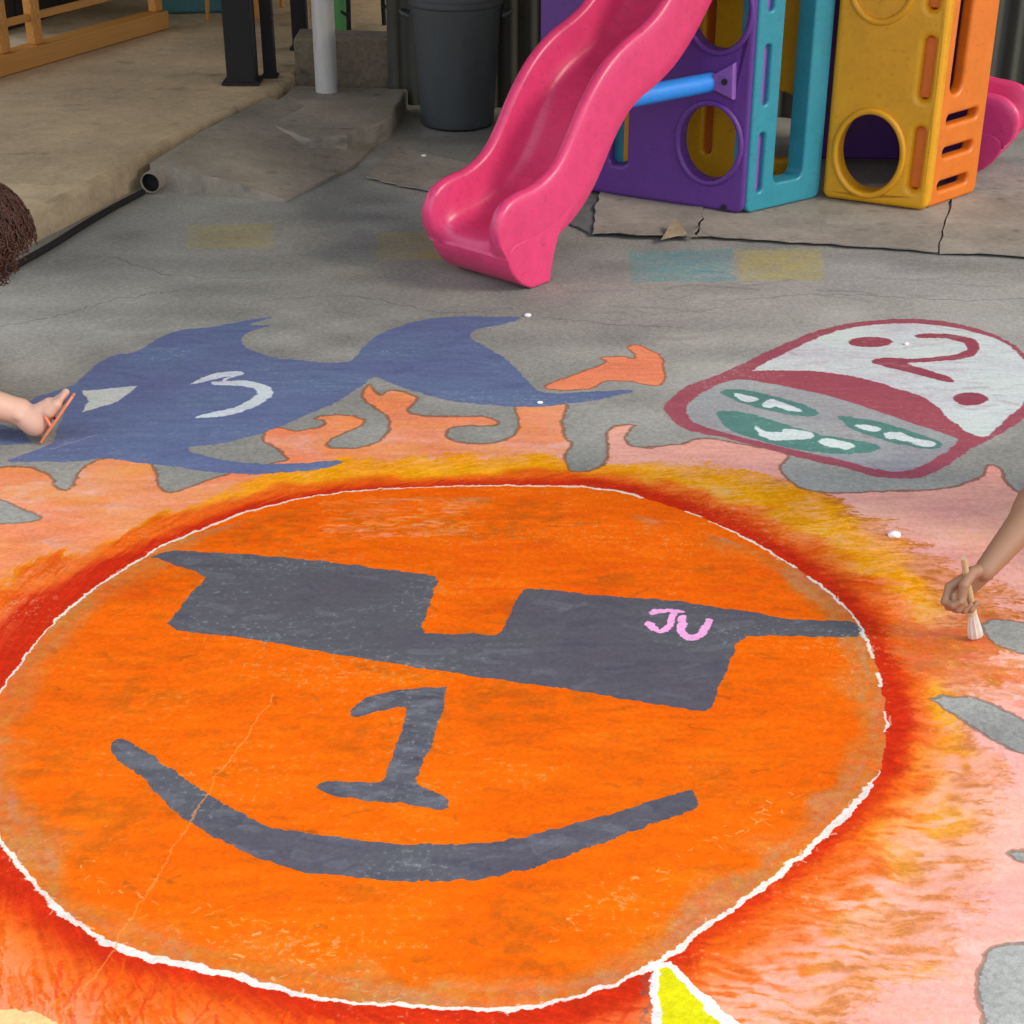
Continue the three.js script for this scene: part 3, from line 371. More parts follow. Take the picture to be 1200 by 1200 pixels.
{ const p = at(401, 36, 0.112), t = thing('green_bottle', 'green plastic bottle standing behind the white pipe', 'bottle', [p.x, p.y, p.z]); part('body', new THREE.LatheGeometry([[0, 0], [0.035, 0], [0.038, 0.01], [0.038, 0.15], [0.03, 0.19], [0.014, 0.21], [0.014, 0.23], [0, 0.23]].map((a) => new THREE.Vector2(...a)), 20), M.green, t); part('cap', new THREE.CylinderGeometry(0.017, 0.017, 0.025, 16).translate(0, 0.242, 0), M.pvc, t); }
// posts and pipe
function post(name, px, py, h, w, label, H = 2.8) { const p = at(px, py, h), t = thing(name, label, 'post', [p.x, h, p.z], 0, 'black posts'); part('shaft', G.box(w, H - h, w, 0, (H - h) / 2, 0, 0.006), M.black, t); part('base_plate', G.box(w * 1.35, 0.012, w * 1.35, 0, 0.0065, 0, 0.003), M.black, t); return p; }
post('black_post', 285, 96, 0.112, 0.125, 'thick black post at the edge of the tan platform');
post('black_post', 317, 90, 0.112, 0.055, 'thin black post between thick black post and white pipe');
post('black_post', 353, 57, 0.112, 0.075, 'black post rising behind the low kerb wall beside white pipe');
{ const p = at(383, 107, 0.085), t = thing('white_pipe', 'white plastic downpipe standing on the concrete step', 'pipe', [p.x, 0.085, p.z]);
  part('pipe', new THREE.CylinderGeometry(0.05, 0.05, 2.72, 24).translate(0, 1.36, 0), M.pvc, t); part('socket', new THREE.CylinderGeometry(0.058, 0.058, 0.12, 24).translate(0, 0.5, 0), M.grey, t); }
// rubbish bin
{ const t = thing('rubbish_bin', 'dark grey-green rubbish bin with lid by the back wall', 'bin', [-0.237, 0.004, -7.06]);
  part('body', new THREE.LatheGeometry([[0, 0], [0.15, 0], [0.158, 0.012], [0.19, 0.5], [0.196, 0.505], [0.2, 0.51], [0.2, 0.545], [0.19, 0.55]].map((a) => new THREE.Vector2(...a)), 40), M.can, t);
  part('lid', new THREE.LatheGeometry([[0.206, 0.535], [0.208, 0.555], [0.2, 0.57], [0.13, 0.6], [0, 0.612]].map((a) => new THREE.Vector2(...a)), 40), M.can, t);
  for (const s of [-1, 1]) part('handle', new THREE.TorusGeometry(0.04, 0.009, 8, 18, Math.PI).rotateY(Math.PI / 2).rotateZ(-s * 1.2).translate(s * 0.197, 0.46, 0), M.can, t); }
// corrugated wall behind the play area, sheet by sheet
{ const a = V(-0.56, 0, -7.44), b = V(4.2, 0, -6.72), d = b.clone().sub(a), L = d.length(), n = 6, W = L / n, t = thing('corrugated_wall', 'dark grey-green corrugated metal wall behind the playset', 'wall', [a.x, 0, a.z], Math.atan2(-d.z, d.x));
  for (let k = 0; k < n; k++) { const N = 96, pos = [], uv = [], ix = []; for (let i = 0; i <= N; i++) { const x = W * (k + i / N) + (k ? -0.01 : 0), z = Math.sin(x / 0.09 * 6.283) * 0.014 + (k % 2) * 0.003; for (const y of [0, 2.9]) { pos.push(x, y, z); uv.push(x, y); } if (i) { const q = i * 2; ix.push(q - 2, q, q - 1, q - 1, q, q + 1); } }
    const g = new THREE.BufferGeometry(); g.setAttribute('position', new THREE.Float32BufferAttribute(pos, 3)); g.setAttribute('uv', new THREE.Float32BufferAttribute(uv, 2)); g.setIndex(ix); g.computeVertexNormals(); part('corrugated_sheet', g, M.sheetMetal, t); } 
  for (const h of [0.6, 1.7]) part('wall_batten', G.box(L, 0.06, 0.04, L / 2, h, -0.05), M.black, t); }
// unseen roof, its edges set to shade the play area, and the room walls
{ const t = thing('unseen_roof', 'unseen tan roof over the play area, its edges set to shade it', 'roof', [0, 2.95, -6]);
  part('roof_deck', G.box(7.0, 0.08, 8.2, -0.5, 0.04, -0.9, 0.01), M.roof, t);
  for (const z of [2.9, 0.7, -1.5, -3.6]) part('beam', G.box(6.9, 0.14, 0.08, -0.5, -0.075, z, 0.006), M.black, t); }
solo('room_wall', G.box(8.2, 2.92, 0.15, -3.2, 1.46, -11, 0.01), M.wall, 'dim tan back wall of the room behind the railing', 'wall');

// ---------------------------------------------------------------- cardboard sheets on the floor
function sheet(name, c, y, lift, mat, label, group, th = 0.004) {
  const P = c.map(([x, z]) => at(x, z)), nx = 18, nz = 12, top = [], uv = [], ix = [], W = nx + 1, N = W * (nz + 1);
  for (let j = 0; j <= nz; j++) for (let i = 0; i <= nx; i++) {
    const u = i / nx, v = j / nz, p = P[0].clone().lerp(P[1], u).lerp(P[3].clone().lerp(P[2], u), v), e = Math.min(u, 1 - u, v, 1 - v), f = Math.max(0, 1 - e * 5);
    p.x += (vn(p.x * 25, p.z * 25 + 9) - 0.5) * 0.025 * f; p.z += (vn(p.x * 25 + 40, p.z * 25) - 0.5) * 0.025 * f;
    top.push([p.x, y + lift * f * (0.25 + 0.75 * vn(p.x * 5 + 3, p.z * 5)) + 0.002 * vn(p.x * 9, p.z * 9), p.z]);
  }
  const pos = []; for (const dy of [th, 0]) for (const q of top) { pos.push(q[0], q[1] + dy, q[2]); uv.push(q[0], q[2]); }
  for (let j = 0; j < nz; j++) for (let i = 0; i < nx; i++) { const a = j * W + i; ix.push(a, a + 1, a + W, a + 1, a + W + 1, a + W); ix.push(N + a, N + a + W, N + a + 1, N + a + 1, N + a + W, N + a + W + 1); }
  const e = []; for (let i = 0; i < nx; i++) e.push([i, i + 1], [nz * W + i + 1, nz * W + i]); for (let j = 0; j < nz; j++) e.push([(j + 1) * W, j * W], [j * W + nx, (j + 1) * W + nx]);
  for (const [a, b] of e) ix.push(a, N + a, b, b, N + a, N + b);
  const g = new THREE.BufferGeometry(); g.setAttribute('position', new THREE.Float32BufferAttribute(pos, 3)); g.setAttribute('uv', new THREE.Float32BufferAttribute(uv, 2)); g.setIndex(ix); const ng = g.toNonIndexed(); ng.computeVertexNormals();
  return solo(name, ng, mat, label, 'cardboard', group);
}
sheet('cardboard_sheet', [[652, 258], [694, 277], [716, 240], [672, 226]], 0.002, 0.004, M.cardGrey, 'small grey cardboard sheet tucked behind the foot of slide');
sheet('cardboard_sheet', [[693, 278], [814, 285], [826, 238], [705, 222]], 0.006, 0.013, M.card, 'brown cardboard sheet in front of the purple panel', undefined);
sheet('cardboard_sheet', [[819, 281], [1097, 298], [1120, 215], [826, 225]], 0.004, 0.009, M.card, 'wide brown cardboard sheet under the teal and yellow panels');
sheet('cardboard_sheet', [[1099, 299], [1330, 312], [1320, 205], [1124, 212]], 0.003, 0.009, M.card, 'brown cardboard sheet in front of the orange panel');
sheet('cardboard_sheet', [[428, 212], [520, 230], [566, 202], [468, 176]], 0.002, 0.014, M.card, 'brown cardboard piece lying before the rubbish bin');
{ const a = at(775, 281, 0.02), b = at(805, 274, 0.024), c = at(791, 256, 0.045), g = new THREE.BufferGeometry(), n = V(0, 0.003, 0); const pts = [a, b, c].flatMap((p) => [p, p.clone().add(n)]); g.setAttribute('position', new THREE.Float32BufferAttribute(pts.flatMap((p) => [p.x, p.y, p.z]), 3)); g.setAttribute('uv', new THREE.Float32BufferAttribute([0, 0, 0, 0, 0.1, 0, 0.1, 0, 0, 0.1, 0, 0.1], 2)); g.setIndex([1, 3, 5, 0, 4, 2, 0, 2, 1, 1, 2, 3, 2, 4, 3, 3, 4, 5, 4, 0, 5, 5, 0, 1]); const q = g.toNonIndexed(); q.computeVertexNormals(); solo('cardboard_flap', q, M.cardPale, 'pale torn triangle of card on the brown cardboard sheet', 'cardboard'); }

// ---------------------------------------------------------------- plastic playset
const BASE = V(0.83, 0.012, -5.95);
const play = thing('playset', 'plastic playset of purple, teal, yellow and orange panels with pink slide', 'playset', [BASE.x, BASE.y, BASE.z]);
const PL = { purple: plastic(0.145, 0.045, 0.3), lilac: plastic(0.3, 0.13, 0.5), teal: plastic(0.035, 0.3, 0.4), yellow: plastic(0.84, 0.4, 0.01), orange: plastic(0.82, 0.2, 0.012), pink: plastic(0.84, 0.062, 0.2, 0.3), blue: plastic(0.035, 0.3, 0.95), dark: plastic(0.02, 0.015, 0.02) };
function pp(name, geo, mat, parent = play) { const p = BASE; geo.translate(-p.x, -p.y, -p.z); return part(name, geo, mat, parent); }
function plane(Pa, Pb) { const d = V(Pb[0] - Pa[0], 0, Pb[1] - Pa[1]), w = d.length(); d.normalize(); const n = V(-d.z, 0, d.x); return { o: V(Pa[0], 0.012, Pa[1]), d, n, w, m: new THREE.Matrix4().makeBasis(d, V(0, 1, 0), n).setPosition(Pa[0], 0.012, Pa[1]) }; }
function on(pl, px, py, off = 0) { const r = pixelRay(px, py), o = pl.o.clone().addScaledVector(pl.n, off).sub(V(0, CAM_H, 0)), t = o.dot(pl.n) / r.dot(pl.n), q = r.multiplyScalar(t).add(V(0, CAM_H, 0)).sub(pl.o); return [q.dot(pl.d), q.y]; }
function roundRect(x0, y0, x1, y1, r) { const s = new THREE.Path(); r = Math.min(r, (x1 - x0) / 2.01, (y1 - y0) / 2.01); s.moveTo(x0 + r, y0); s.lineTo(x1 - r, y0); s.absarc(x1 - r, y0 + r, r, -Math.PI / 2, 0); s.lineTo(x1, y1 - r); s.absarc(x1 - r, y1 - r, r, 0, Math.PI / 2); s.lineTo(x0 + r, y1); s.absarc(x0 + r, y1 - r, r, Math.PI / 2, Math.PI); s.lineTo(x0, y0 + r); s.absarc(x0 + r, y0 + r, r, Math.PI, Math.PI * 1.5); return s; }
function ell(cx, cy, rx, ry) { const s = new THREE.Path(); s.absellipse(cx, cy, rx, ry, 0, Math.PI * 2); return s; }
function slanted(pts, r) { const s = new THREE.Path(), n = 10, [a, b] = pts, d = Math.atan2(b[1] - a[1], b[0] - a[0]), P = []; for (let i = 0; i <= n; i++) { const t = d - Math.PI / 2 + Math.PI * i / n; P.push([b[0] + r * Math.cos(t), b[1] + r * Math.sin(t)]); } for (let i = 0; i <= n; i++) { const t = d + Math.PI / 2 + Math.PI * i / n; P.push([a[0] + r * Math.cos(t), a[1] + r * Math.sin(t)]); } P.forEach((p, i) => (i ? s.lineTo(...p) : s.moveTo(...p))); s.closePath(); return s; }
function panel(name, pl, holes, mat, T = 0.07, H = 1.75, x0 = 0, x1 = pl.w, bv = 0.014) {
  const S = new THREE.Shape(roundRect(x0, 0, x1, H, 0.03).getPoints(8)); S.holes = holes.map((h) => new THREE.Path(h.getPoints(20)));
  const g = new THREE.ExtrudeGeometry(S, { depth: T - 2 * bv, bevelEnabled: true, bevelThickness: bv, bevelSize: bv, bevelOffset: -bv, bevelSegments: 4, curveSegments: 20 }); g.translate(0, 0, -T + bv); g.applyMatrix4(pl.m); return pp(name, g, mat);
}
function ring(pl, cx, cy, rx, ry, r, mat, parent, out = 0.002) { const c = new THREE.CatmullRomCurve3([...Array(32)].map((_, i) => V(cx + rx * Math.cos(i * Math.PI / 16), cy + ry * Math.sin(i * Math.PI / 16), out)), true); const g = new THREE.TubeGeometry(c, 64, r, 8, true); g.applyMatrix4(pl.m); return pp('hole_rim', g, mat, parent); }
function insert(pl, x0, y0, x1, y1, mat, parent, depth = -0.05) { const g = G.box(x1 - x0 + 0.03, y1 - y0 + 0.03, 0.02, (x0 + x1) / 2, (y0 + y1) / 2, depth, 0.004); g.applyMatrix4(pl.m); return pp('slot_insert', g, mat, parent); }
const P0 = [0.10, -6.062], P1 = [0.827, -5.663], P2 = [1.139, -5.885], P3 = [1.492, -5.695], P4 = [1.735, -5.948];
{ // purple panel with two round crawl windows
  const pl = plane(P0, P1), c1 = on(pl, 831, 168), c2 = on(pl, 843, 12), e = on(pl, 866, 168), r = e[0] - c1[0], ry = on(pl, 831, 123)[1] - c1[1], s0 = on(pl, 714, 192), s1 = on(pl, 736, 128);
  const m = panel('purple_panel', pl, [ell(c1[0], c1[1], r, ry), ell(c2[0], c2[1], r, ry), ell(c1[0], c2[1] + (c2[1] - c1[1]), r, ry), roundRect(s0[0], s0[1], s1[0], s1[1], 0.02)], PL.purple);
  ring(pl, c1[0], c1[1], r + 0.008, ry + 0.008, 0.011, PL.purple, m); ring(pl, c2[0], c2[1], r + 0.008, ry + 0.008, 0.011, PL.purple, m);
  insert(pl, s0[0], s0[1], (s0[0] + s1[0]) / 2, s1[1], PL.teal, m, -0.055); insert(pl, (s0[0] + s1[0]) / 2 + 0.016, s0[1] + 0.02, s1[0] + 0.01, s1[1], PL.yellow, m, -0.053);
  const t = on(pl, 862, 75), b = on(pl, 861, 113), q = on(pl, 834, 95), S = new THREE.Shape([[t[0], t[1]], [q[0], q[1] + 0.012], [q[0], q[1] - 0.012], [b[0], b[1]]].map((a) => new THREE.Vector2(...a)));
  const g = new THREE.ExtrudeGeometry(S, { depth: 0.025, bevelEnabled: true, bevelThickness: 0.006, bevelSize: 0.006, bevelSegments: 3 }); g.translate(0, 0, -0.002); g.applyMatrix4(pl.m); const br = pp('corner_bracket', g, PL.lilac); br.userData.label = 'lilac triangular bracket';
  const bolt = (px, py, o, par) => { const a = on(pl, px, py), k = new THREE.CylinderGeometry(0.011, 0.011, 0.008, 14).rotateX(Math.PI / 2).translate(a[0], a[1], o); k.applyMatrix4(pl.m); pp('bolt', k, PL.dark, par); }; bolt(853, 94, 0.031, br); bolt(848, 243, 0.002, m);
  // blue support bar from the panel to the slide
  const p = on(pl, 832, 97, 0.01), A = V(p[0], p[1], 0.0).applyMatrix4(pl.m), B = V(0, 0, 0); { const r2 = pixelRay(735, 115), k = (A.z + 0.27) / r2.z; B.set(r2.x * k, CAM_H + r2.y * k, r2.z * k); }
  const bar = pp('support_bar', G.bar(B, A, 0.034, 0.034, 20), PL.blue); bar.userData.label = 'bright blue support bar';
}
{ // teal doorway panel
  const pl = plane([P1[0] + 0.012, P1[1] - 0.004], P2), a = on(pl, 913, 100), b = on(pl, 945, 150), y = on(pl, 930, 210)[1];
  const sl = [[904, 52, 122], [895, 156, 224], [911, -60, 12]].map(([x, t, bb]) => { const p = on(pl, x, t), q = on(pl, x, bb); return [0.057, q[1], p[1]]; });
  const m = panel('teal_panel', pl, [roundRect(a[0] + 0.008, y, Math.max(b[0], a[0] + 0.09), 1.3, 0.03), ...sl.map(([x, l, h]) => roundRect(x - 0.015, l, x + 0.015, h, 0.014))], PL.teal, 0.085, 1.75, 0, pl.w, 0.01);
  for (const [x, l, h] of sl) insert(pl, x - 0.025, l, x + 0.025, h, PL.lilac, m, -0.03);
}
{ // yellow panel with a round window and grip slots
  const pl = plane([P2[0] + 0.005, P2[1] + 0.012], P3), c = on(pl, 1018, 180), r = on(pl, 1055, 182)[0] - c[0], ry = c[1] - on(pl, 1018, 226)[1], sl = [[1077, 1087, 150, 222, 48, 116]];
  const s1 = [on(pl, 1070, 218), on(pl, 1078, 156)], s2 = [on(pl, 1082, 112), on(pl, 1090, 50)], s3 = [on(pl, 1093, 6), on(pl, 1099, -60)];
  const m = panel('yellow_panel', pl, [ell(c[0], c[1], r, ry), slanted(s1, 0.019), slanted(s2, 0.019), slanted(s3, 0.019)], PL.yellow, 0.09, 1.75, 0, pl.w, 0.022);
  ring(pl, c[0], c[1], r + 0.01, ry + 0.01, 0.012, PL.yellow, m); const u = on(pl, 1035, -24); ring(pl, u[0], u[1], r, ry, 0.013, PL.yellow, m, -0.001);
  for (const s of [s1, s2, s3]) insert(pl, Math.min(s[0][0], s[1][0]) - 0.02, s[0][1], Math.max(s[0][0], s[1][0]) + 0.02, s[1][1], PL.orange, m, -0.045);
}
{ // orange climbing panel
  const pl = plane([P3[0] + 0.004, P3[1] - 0.03], P4), t0 = on(pl, 1122, 98), t1 = on(pl, 1134, -80), st = [[1112, 142, 1128, 136], [1107, 181, 1122, 174], [1101, 220, 1116, 213]].map(([a, b, c, d]) => [on(pl, a, b), on(pl, c, d)]);
  panel('orange_panel', pl, [slanted([t0, [t0[0] + 0.01, t1[1]]], 0.038), ...st.map(([p, q]) => roundRect(p[0] - 0.01, (p[1] + q[1]) / 2 - 0.018, Math.max(q[0] + 0.1, p[0] + 0.17), (p[1] + q[1]) / 2 + 0.018, 0.017))], PL.orange, 0.05);
  const q = plane([P4[0] + 0.004, P4[1] - 0.015], [P4[0] - 0.1, P4[1] - 0.5]); panel('purple_side_panel', q, [], PL.purple, 0.06);
}
{ // inner yellow panel and purple back panel that close the two towers
  const pl = plane([0.4, -6.3], [1.08, -5.98]), h = on(pl, 913, 148), s = on(pl, 829, 150), s2 = on(pl, 832, 30);
  panel('inner_panel', pl, [ell(h[0], h[1], 0.1, 0.125), roundRect(s[0] - 0.018, s[1] - 0.1, s[0] + 0.018, s[1] + 0.12, 0.017), roundRect(s2[0] - 0.018, s2[1] - 0.12, s2[0] + 0.018, s2[1] + 0.1, 0.017)], PL.yellow, 0.06); for (const q of [s, s2]) insert(pl, q[0] - 0.02, q[1] - 0.12, q[0] + 0.02, q[1] + 0.12, PL.orange, play, -0.04);
  panel('back_panel', plane([1.2, -6.42], [1.62, -6.4]), [], PL.purple, 0.05);
}
// wavy slide: rim line (u along the ground up the slide, v height), lofted between its right and left rims
function slideParts(o, ax, w, mat, label, cut = 99) {
  const left = V(ax.z, 0, -ax.x), st = [], wall = 0.135;
  const rim = [[1.06, 1.165], [0.95, 1.14], [0.84, 1.075], [0.74, 0.965], [0.66, 0.87], [0.58, 0.787], [0.5, 0.733], [0.42, 0.705], [0.34, 0.668], [0.27, 0.62], [0.205, 0.555], [0.155, 0.49], [0.115, 0.432], [0.07, 0.378], [0.02, 0.342], [-0.05, 0.318], [-0.1, 0.312]].filter((p) => p[0] < cut);
  const rc = new THREE.CatmullRomCurve3(rim.map(([u, v]) => V(u, v, 0))), bed = [];
  for (let i = 0; i <= 20; i++) { const p = rc.getPoint(i / 20), t = rc.getTangent(i / 20); bed.push(V(p.x + t.y * -wall, p.y + t.x * wall, 0)); }
  for (const q of [[-0.135, 0.172], [-0.16, 0.162], [-0.178, 0.143], [-0.184, 0.118]]) bed.push(V(q[0], q[1], 0));
  const c = new THREE.CatmullRomCurve3(bed, false, 'centripetal'), N = 110;
  for (let i = 0; i <= N; i++) { const p = c.getPointAt(i / N), t = c.getTangentAt(i / N), n = V(t.y, -t.x, 0).normalize(); const lip = p.x > -0.1 ? 0 : Math.max(0, Math.min(1, (0.178 - p.y) / 0.056)), h = wall * (1 - lip * lip * (3 - 2 * lip)) + 0.003; st.push([p.x, p.y, n.x, n.y, h / wall, p.x < -0.06 ? Math.max(0.25, 1 - (-0.06 - p.x) * 9) : 1]); }
  // closed section: across, depth
  const wl = 0.05, sec = [[0.004, 0.2], [0, 0.15], [-0.004, 0.05], [-0.002, 0.02], [0.004, 0.007], [0.014, 0.0], [0.026, 0.0], [0.036, 0.006], [0.042, 0.018], [wl, 0.06], [wl + 0.012, 0.1], [wl + 0.03, 0.124], [wl + 0.06, 0.136]], half = sec.slice(), full = [...half, [w / 2, 0.138], ...half.slice().reverse().map(([a, b]) => [w - a, b]), [w - 0.02, 0.2], [w - 0.03, 0.168], [w / 2, 0.165], [0.03, 0.168], [0.02, 0.2]];
  const K = full.length, pos = [], uv = [], ix = [];
  st.forEach(([u, v, nu, nv, sc, un], j) => full.forEach(([a, d], i) => { const e = d > 0.1385 ? (d - 0.138) * un : (d - 0.138) * sc, U = u - nu * e, Y = Math.max(0.0, v - nv * e), p = o.clone().addScaledVector(ax, U).addScaledVector(left, a); pos.push(p.x, Y + o.y, p.z); uv.push(a + d, u + v); if (j) { const A = (j - 1) * K + i, B = (j - 1) * K + (i + 1) % K; ix.push(A, A + K, B, B, A + K, B + K); } }));
  for (const e of [0, st.length - 1]) { const b = e * K, cen = pos.length / 3; for (let i = 1; i < K - 1; i++) ix.push(b, b + (e ? i : i + 1), b + (e ? i + 1 : i)); }
  const g = new THREE.BufferGeometry(); g.setAttribute('position', new THREE.Float32BufferAttribute(pos, 3)); g.setAttribute('uv', new THREE.Float32BufferAttribute(uv, 2)); g.setIndex(ix); g.computeVertexNormals();
  const s = pp('slide', g, mat); s.userData.label = label;
  // foot: the box below the lip that stands on the floor
  const prof = new THREE.Shape(); prof.moveTo(0.022, 0); prof.lineTo(-0.066, 0); prof.splineThru([[-0.11, 0.022], [-0.146, 0.054], [-0.17, 0.088], [-0.18, 0.117], [-0.174, 0.14], [-0.157, 0.157], [-0.13, 0.167], [-0.08, 0.172]].map((a) => new THREE.Vector2(...a))); prof.splineThru([[-0.02, 0.178], [0.05, 0.2], [0.1, 0.235], [0.14, 0.28]].map((a) => new THREE.Vector2(...a))); prof.lineTo(0.16, 0.25); prof.splineThru([[0.1, 0.185], [0.062, 0.14], [0.036, 0.07], [0.022, 0]].map((a) => new THREE.Vector2(...a)));
  const f = new THREE.ExtrudeGeometry(prof, { depth: w - 0.016, bevelEnabled: true, bevelThickness: 0.008, bevelSize: 0.008, bevelOffset: -0.008, bevelSegments: 3, curveSegments: 8 }); const cz = new THREE.Vector3().crossVectors(ax, V(0, 1, 0)), flip = cz.dot(left) < 0; f.translate(0, 0, flip ? 0.008 - w : 0.008); f.applyMatrix4(new THREE.Matrix4().makeBasis(ax, V(0, 1, 0), cz).setPosition(o)); pp('slide_foot', f, mat, s);
}
{ const a = 42 * Math.PI / 180; slideParts(V(0.109, 0.002, -4.937), V(Math.sin(a), 0, -Math.cos(a)), 0.33, PL.pink, 'glossy pink wavy slide in front of the purple panel'); }
{ const a = -62 * Math.PI / 180; slideParts(V(1.86, 0.002, -6.52), V(Math.sin(a), 0, -Math.cos(a)), 0.3, PL.pink, 'foot of second pink slide behind the orange panel', 0.45); }

// ---------------------------------------------------------------- people
function netMesh(f, lo, hi, cell) {                                      // surface nets over a distance field
  const n = [0, 1, 2].map((k) => Math.ceil((hi[k] - lo[k]) / cell) + 1), [X, Y, Z] = n, val = new Float32Array(X * Y * Z), id = new Int32Array(X * Y * Z).fill(-1), pos = [], nor = [], ix = [];
  const at3 = (i, j, k) => (k * Y + j) * X + i;
  for (let k = 0; k < Z; k++) for (let j = 0; j < Y; j++) for (let i = 0; i < X; i++) val[at3(i, j, k)] = f(lo[0] + i * cell, lo[1] + j * cell, lo[2] + k * cell);
  const C = [[0, 0, 0], [1, 0, 0], [0, 1, 0], [1, 1, 0], [0, 0, 1], [1, 0, 1], [0, 1, 1], [1, 1, 1]], E = [[0, 1], [2, 3], [4, 5], [6, 7], [0, 2], [1, 3], [4, 6], [5, 7], [0, 4], [1, 5], [2, 6], [3, 7]];
  for (let k = 0; k < Z - 1; k++) for (let j = 0; j < Y - 1; j++) for (let i = 0; i < X - 1; i++) {
    const v = C.map((c) => val[at3(i + c[0], j + c[1], k + c[2])]); let x = 0, y = 0, z = 0, m = 0;
    for (const [a, b] of E) if ((v[a] < 0) !== (v[b] < 0)) { const t = v[a] / (v[a] - v[b]); x += C[a][0] + (C[b][0] - C[a][0]) * t; y += C[a][1] + (C[b][1] - C[a][1]) * t; z += C[a][2] + (C[b][2] - C[a][2]) * t; m++; }
    if (!m) continue; id[at3(i, j, k)] = pos.length / 3; const p = [lo[0] + (i + x / m) * cell, lo[1] + (j + y / m) * cell, lo[2] + (k + z / m) * cell]; pos.push(...p);
    const e = cell * 0.5, g = V(f(p[0] + e, p[1], p[2]) - f(p[0] - e, p[1], p[2]), f(p[0], p[1] + e, p[2]) - f(p[0], p[1] - e, p[2]), f(p[0], p[1], p[2] + e) - f(p[0], p[1], p[2] - e)).normalize(); nor.push(g.x, g.y, g.z);
  }
  const quad = (a, b, c, d, flip) => { if (a < 0 || b < 0 || c < 0 || d < 0) return; flip ? ix.push(a, c, b, a, d, c) : ix.push(a, b, c, a, c, d); };
  for (let k = 1; k < Z - 1; k++) for (let j = 1; j < Y - 1; j++) for (let i = 1; i < X - 1; i++) {
    const a = val[at3(i, j, k)] < 0;
    if (a !== (val[at3(i + 1, j, k)] < 0)) quad(id[at3(i, j - 1, k - 1)], id[at3(i, j, k - 1)], id[at3(i, j, k)], id[at3(i, j - 1, k)], !a);
    if (a !== (val[at3(i, j + 1, k)] < 0)) quad(id[at3(i - 1, j, k - 1)], id[at3(i - 1, j, k)], id[at3(i, j, k)], id[at3(i, j, k - 1)], !a);
    if (a !== (val[at3(i, j, k + 1)] < 0)) quad(id[at3(i - 1, j - 1, k)], id[at3(i, j - 1, k)], id[at3(i, j, k)], id[at3(i - 1, j, k)], !a);
  }
  const g = new THREE.BufferGeometry(); g.setAttribute('position', new THREE.Float32BufferAttribute(pos, 3)); g.setAttribute('normal', new THREE.Float32BufferAttribute(nor, 3)); g.setIndex(ix); return g;
}
const cap = (a, b, ra, rb = ra) => ({ a, b, ra, rb, d: b.clone().sub(a), q: Math.max(1e-9, b.distanceToSquared(a)) });
function boneField(B, k, grow = 0) {
  return (x, y, z) => { let r = 1e3; for (const o of B) { const px = x - o.a.x, py = y - o.a.y, pz = z - o.a.z, h = Math.max(0, Math.min(1, (px * o.d.x + py * o.d.y + pz * o.d.z) / o.q)), dx = px - o.d.x * h, dy = py - o.d.y * h, dz = pz - o.d.z * h, s = Math.sqrt(dx * dx + dy * dy + dz * dz) - (o.ra + (o.rb - o.ra) * h) - grow, m = Math.max(k - Math.abs(r - s), 0) / k; r = Math.min(r, s) - m * m * k * 0.25; } return r; };
}
function boneMesh(B, k, cell, grow = 0) { const lo = [1e3, 1e3, 1e3], hi = [-1e3, -1e3, -1e3]; for (const o of B) for (const [p, r] of [[o.a, o.ra], [o.b, o.rb]]) ['x', 'y', 'z'].forEach((c, i) => { lo[i] = Math.min(lo[i], p[c] - r - grow - cell * 3); hi[i] = Math.max(hi[i], p[c] + r + grow + cell * 3); }); return netMesh(boneField(B, k, grow), lo, hi, cell); }
function tint(g, c) { const n = g.attributes.position.count, a = new Float32Array(n * 3); for (let i = 0; i < n; i++) { const q = typeof c === 'function' ? c(g.attributes.position.getX(i), g.attributes.position.getY(i), g.attributes.position.getZ(i)) : c; a[i * 3] = q[0]; a[i * 3 + 1] = q[1]; a[i * 3 + 2] = q[2]; } g.setAttribute('color', new THREE.BufferAttribute(a, 3)); return g; }
function handBones(W, d, pn, s, curl, thumbIn = 0.5) {                   // palm of four metacarpals, four bent fingers and a thumb
  d = d.clone().normalize(); pn = pn.clone().addScaledVector(d, -pn.dot(d)).normalize(); const up = new THREE.Vector3().crossVectors(d, pn).normalize(), B = [];
  const P = (o, a, b, c) => o.clone().addScaledVector(d, a * s).addScaledVector(up, b * s).addScaledVector(pn, c * s);
  const palm = [], fingers = [];
  [0.98, 1, 0.95, 0.86].forEach((m, i) => {
    const off = (1.5 - i) * 0.0185, k = P(W, 0.075 * m, off, 0); palm.push(cap(P(W, 0.006, off * 0.55, 0), k, 0.0125 * s, 0.0105 * s));
    let p = k, t = 0; [0.036, 0.023, 0.018].forEach((L, j) => { t += curl[j] * (1 + 0.06 * i); const q = p.clone().addScaledVector(d, Math.cos(t) * L * m * s).addScaledVector(pn, Math.sin(t) * L * m * s); fingers.push(cap(p, q, (0.0092 - j * 0.0009) * s, (0.0086 - j * 0.001) * s)); p = q; });
  });
  const t0 = P(W, 0.018, 0.026, 0.004), t1 = P(W, 0.046, 0.046 - 0.012 * thumbIn, 0.012 + 0.014 * thumbIn), t2 = P(W, 0.07, 0.042 - 0.026 * thumbIn, 0.016 + 0.028 * thumbIn), t3 = P(W, 0.088, 0.034 - 0.026 * thumbIn, 0.016 + 0.034 * thumbIn);
  palm.push(cap(P(W, 0.004, 0.01, 0), t0, 0.013 * s, 0.013 * s), cap(t0, t1, 0.013 * s, 0.0105 * s)); fingers.push(cap(t1, t2, 0.0105 * s, 0.0092 * s), cap(t2, t3, 0.0092 * s, 0.0078 * s));
  return boneMesh([...palm, ...fingers], 0.0035 * s, 0.0026);
}
